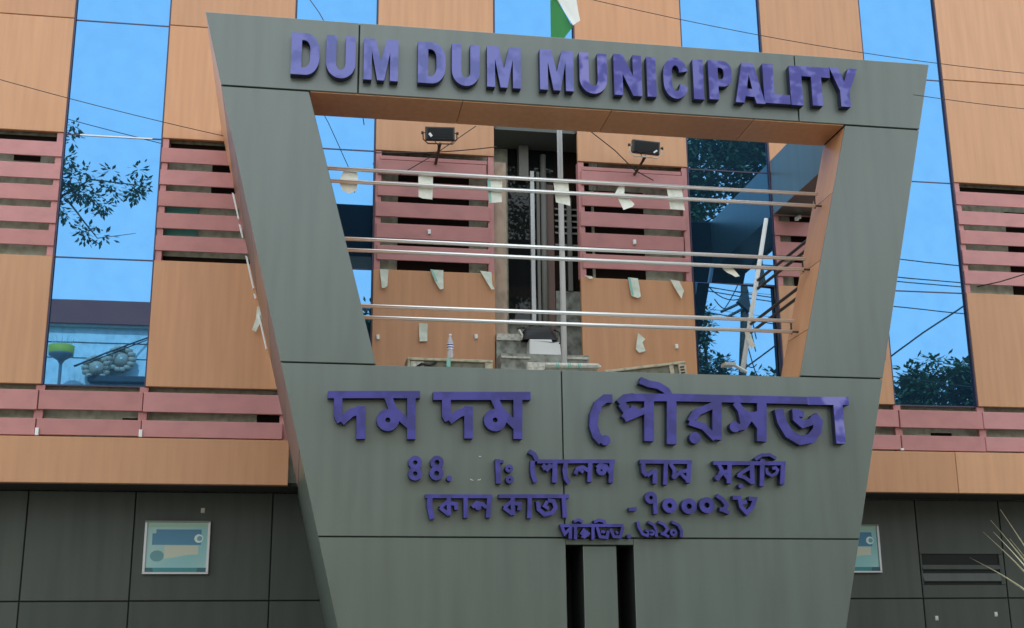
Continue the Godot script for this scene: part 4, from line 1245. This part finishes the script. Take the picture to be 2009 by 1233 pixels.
	tree("spreading_tree", "dense spreading tree behind the viewer, mirrored in the right pane",
		[[[V(13.9, 0, 15.0), V(13.6, 6, 14.6), V(13.42, 9.8, 14.2), V(13.38, 12.0, 14.0), V(13.2, 14.0, 14.0)], 0.20, 0.11], [[V(13.2, 14.0, 14.0), V(12.4, 15.2, 14.0), V(11.4, 15.8, 14.0)], 0.08, 0.02], [[V(13.3, 13.6, 14.0), V(14.0, 15.0, 14.2), V(14.8, 16.0, 14.0)], 0.08, 0.02]],
		[[V(12.3, 15.9, 14.3), V(1.7, 1.2, 1.0), 0.42], [V(14.6, 16.3, 14.3), V(1.3, 1.3, 1.0), 0.30], [V(11.6, 14.4, 14.2), V(0.5, 0.9, 0.7), 0.12], [V(13.2, 17.0, 14.5), V(1.6, 0.8, 0.9), 0.16]], 7500, 0.26)
	tree("thin_leaved_tree", "thin leaved tree behind the viewer, mirrored in the dark recess window",
		[[[V(6.0, 0, 14.6), V(5.9, 6, 14.4), V(6.1, 11, 14.2), V(6.4, 13.5, 14.2)], 0.2, 0.06]],
		[[V(6.5, 14.6, 14.2), V(1.7, 1.8, 0.9), 0.75], [V(6.2, 12.2, 14.2), V(0.9, 0.9, 0.7), 0.3]], 3600, 0.22)
	tree("roadside_tree", "round bushy tree across the road, mirrored low in the outer right pane",
		[[[V(23.4, 0, 22.6), V(23.3, 6, 22.6), V(23.4, 10, 22.6)], 0.25, 0.1]],
		[[V(23.6, 10.0, 22.6), V(1.9, 2.0, 1.4), 0.5], [V(25.6, 10.2, 22.8), V(1.7, 1.9, 1.4), 0.3], [V(22.4, 8.5, 22.6), V(1.6, 1.8, 1.4), 0.2]], 11000, 0.34)
	tree("small_tree", "small dark tree behind the viewer, mirrored low in the casement pane",
		[[[V(15.97, 0, 14.6), V(15.87, 6, 14.5), V(15.77, 10.5, 14.4)], 0.15, 0.05]],
		[[V(15.47, 11.2, 14.4), V(0.5, 0.75, 0.5), 0.3], [V(15.82, 9.6, 14.4), V(0.85, 0.9, 0.6), 0.7]], 4500, 0.18)
	tree("slender_tree", "slender tree across the road, mirrored beside the portal's left limb",
		[[[V(1.9, 0, 22.4), V(2.0, 6, 22.4), V(2.0, 12, 22.4)], 0.2, 0.06]],
		[[V(1.9, 11.2, 22.4), V(1.4, 1.9, 1.0), 1.0]], 5000, 0.30)
	# the utility pole and its lines
	var u := thing("utility_pole", "leaning dark utility pole with two cross arms and hanging cables", "utility pole", Vector3.ZERO)
	st = begin(true)
	tube(st, [V(16.30, 0, 14.0), V(16.72, 9.0, 14.0), V(17.00, 12.0, 14.0), V(17.08, 14.2, 14.0)], 0.14, 0.09, 10)
	part("pole", st, M.bark, u)
	for d in [0.0, 0.20]:
		st = begin()
		tube(st, [V(16.10 + d * 0.6, 11.55 - d, 13.9), V(17.05, 12.02 - d, 13.9)], 0.05, 0.05, 6)
		part("cross_arm", st, M.dark_steel, u)
	for q in [[V(17.0, 13.2, 14.0), V(15.4, 13.9, 14.2), 0.5], [V(17.0, 12.9, 14.0), V(16.2, 11.6, 14.0), 0.1], [V(17.0, 12.6, 14.0), V(17.3, 10.4, 14.0), 0.25], [V(17.05, 13.4, 14.0), V(17.35, 10.8, 14.0), 0.3], [V(16.9, 11.2, 14.0), V(17.3, 9.6, 14.0), 0.15], [V(16.8, 10.2, 14.0), V(17.3, 10.0, 14.0), 0.2], [V(16.95, 12.3, 14.0), V(16.0, 12.0, 14.1), 0.45], [V(16.95, 12.1, 14.0), V(15.6, 12.6, 14.1), 0.3], [V(17.0, 11.7, 14.0), V(17.35, 11.9, 14.0), 0.3]]:
		st = begin()
		tube(st, sag(q[0], q[1], q[2], 8), 0.018, 0.018, 5)
		part("cable", st, M.wire, u)
	st = begin()
	slab(st, [Vector2(16.65, 11.9), Vector2(17.05, 12.3), Vector2(17.05, 11.6)], 13.8, 13.95, 0.004)
	part("bracket", st, M.dark_steel, u)
	var names := ["highest street wire, mirrored in the outer right pane", "second street wire below the highest one in the mirror image", "third street wire, close under the second one in the mirror image", "faint street wire across the middle of the mirrored sky", "lowest street wire, just above the mirrored tree"]
	var hs := [[14.75, 13.9], [14.0, 13.35], [13.85, 13.2], [13.15, 12.3], [10.9, 9.6]]
	for i in 5:
		st = begin(true)
		tube(st, sag(V(14.0, hs[i][0] as float, 18.0), V(26.0, hs[i][1] as float, 18.0), 0.12, 16), 0.02, 0.02, 5)
		lone("street_wire", st, M.wire, names[i], "wire", "street wires across the road")
	st = begin(true)
	tube(st, [V(19.3, 10.85, 18.0), V(20.6, 11.75, 18.0), V(22.6, 13.0, 18.0)], 0.03, 0.03, 5)
	lone("street_wire", st, M.wire, "thick cable rising steeply to the right across the mirrored sky", "wire", "street wires across the road")
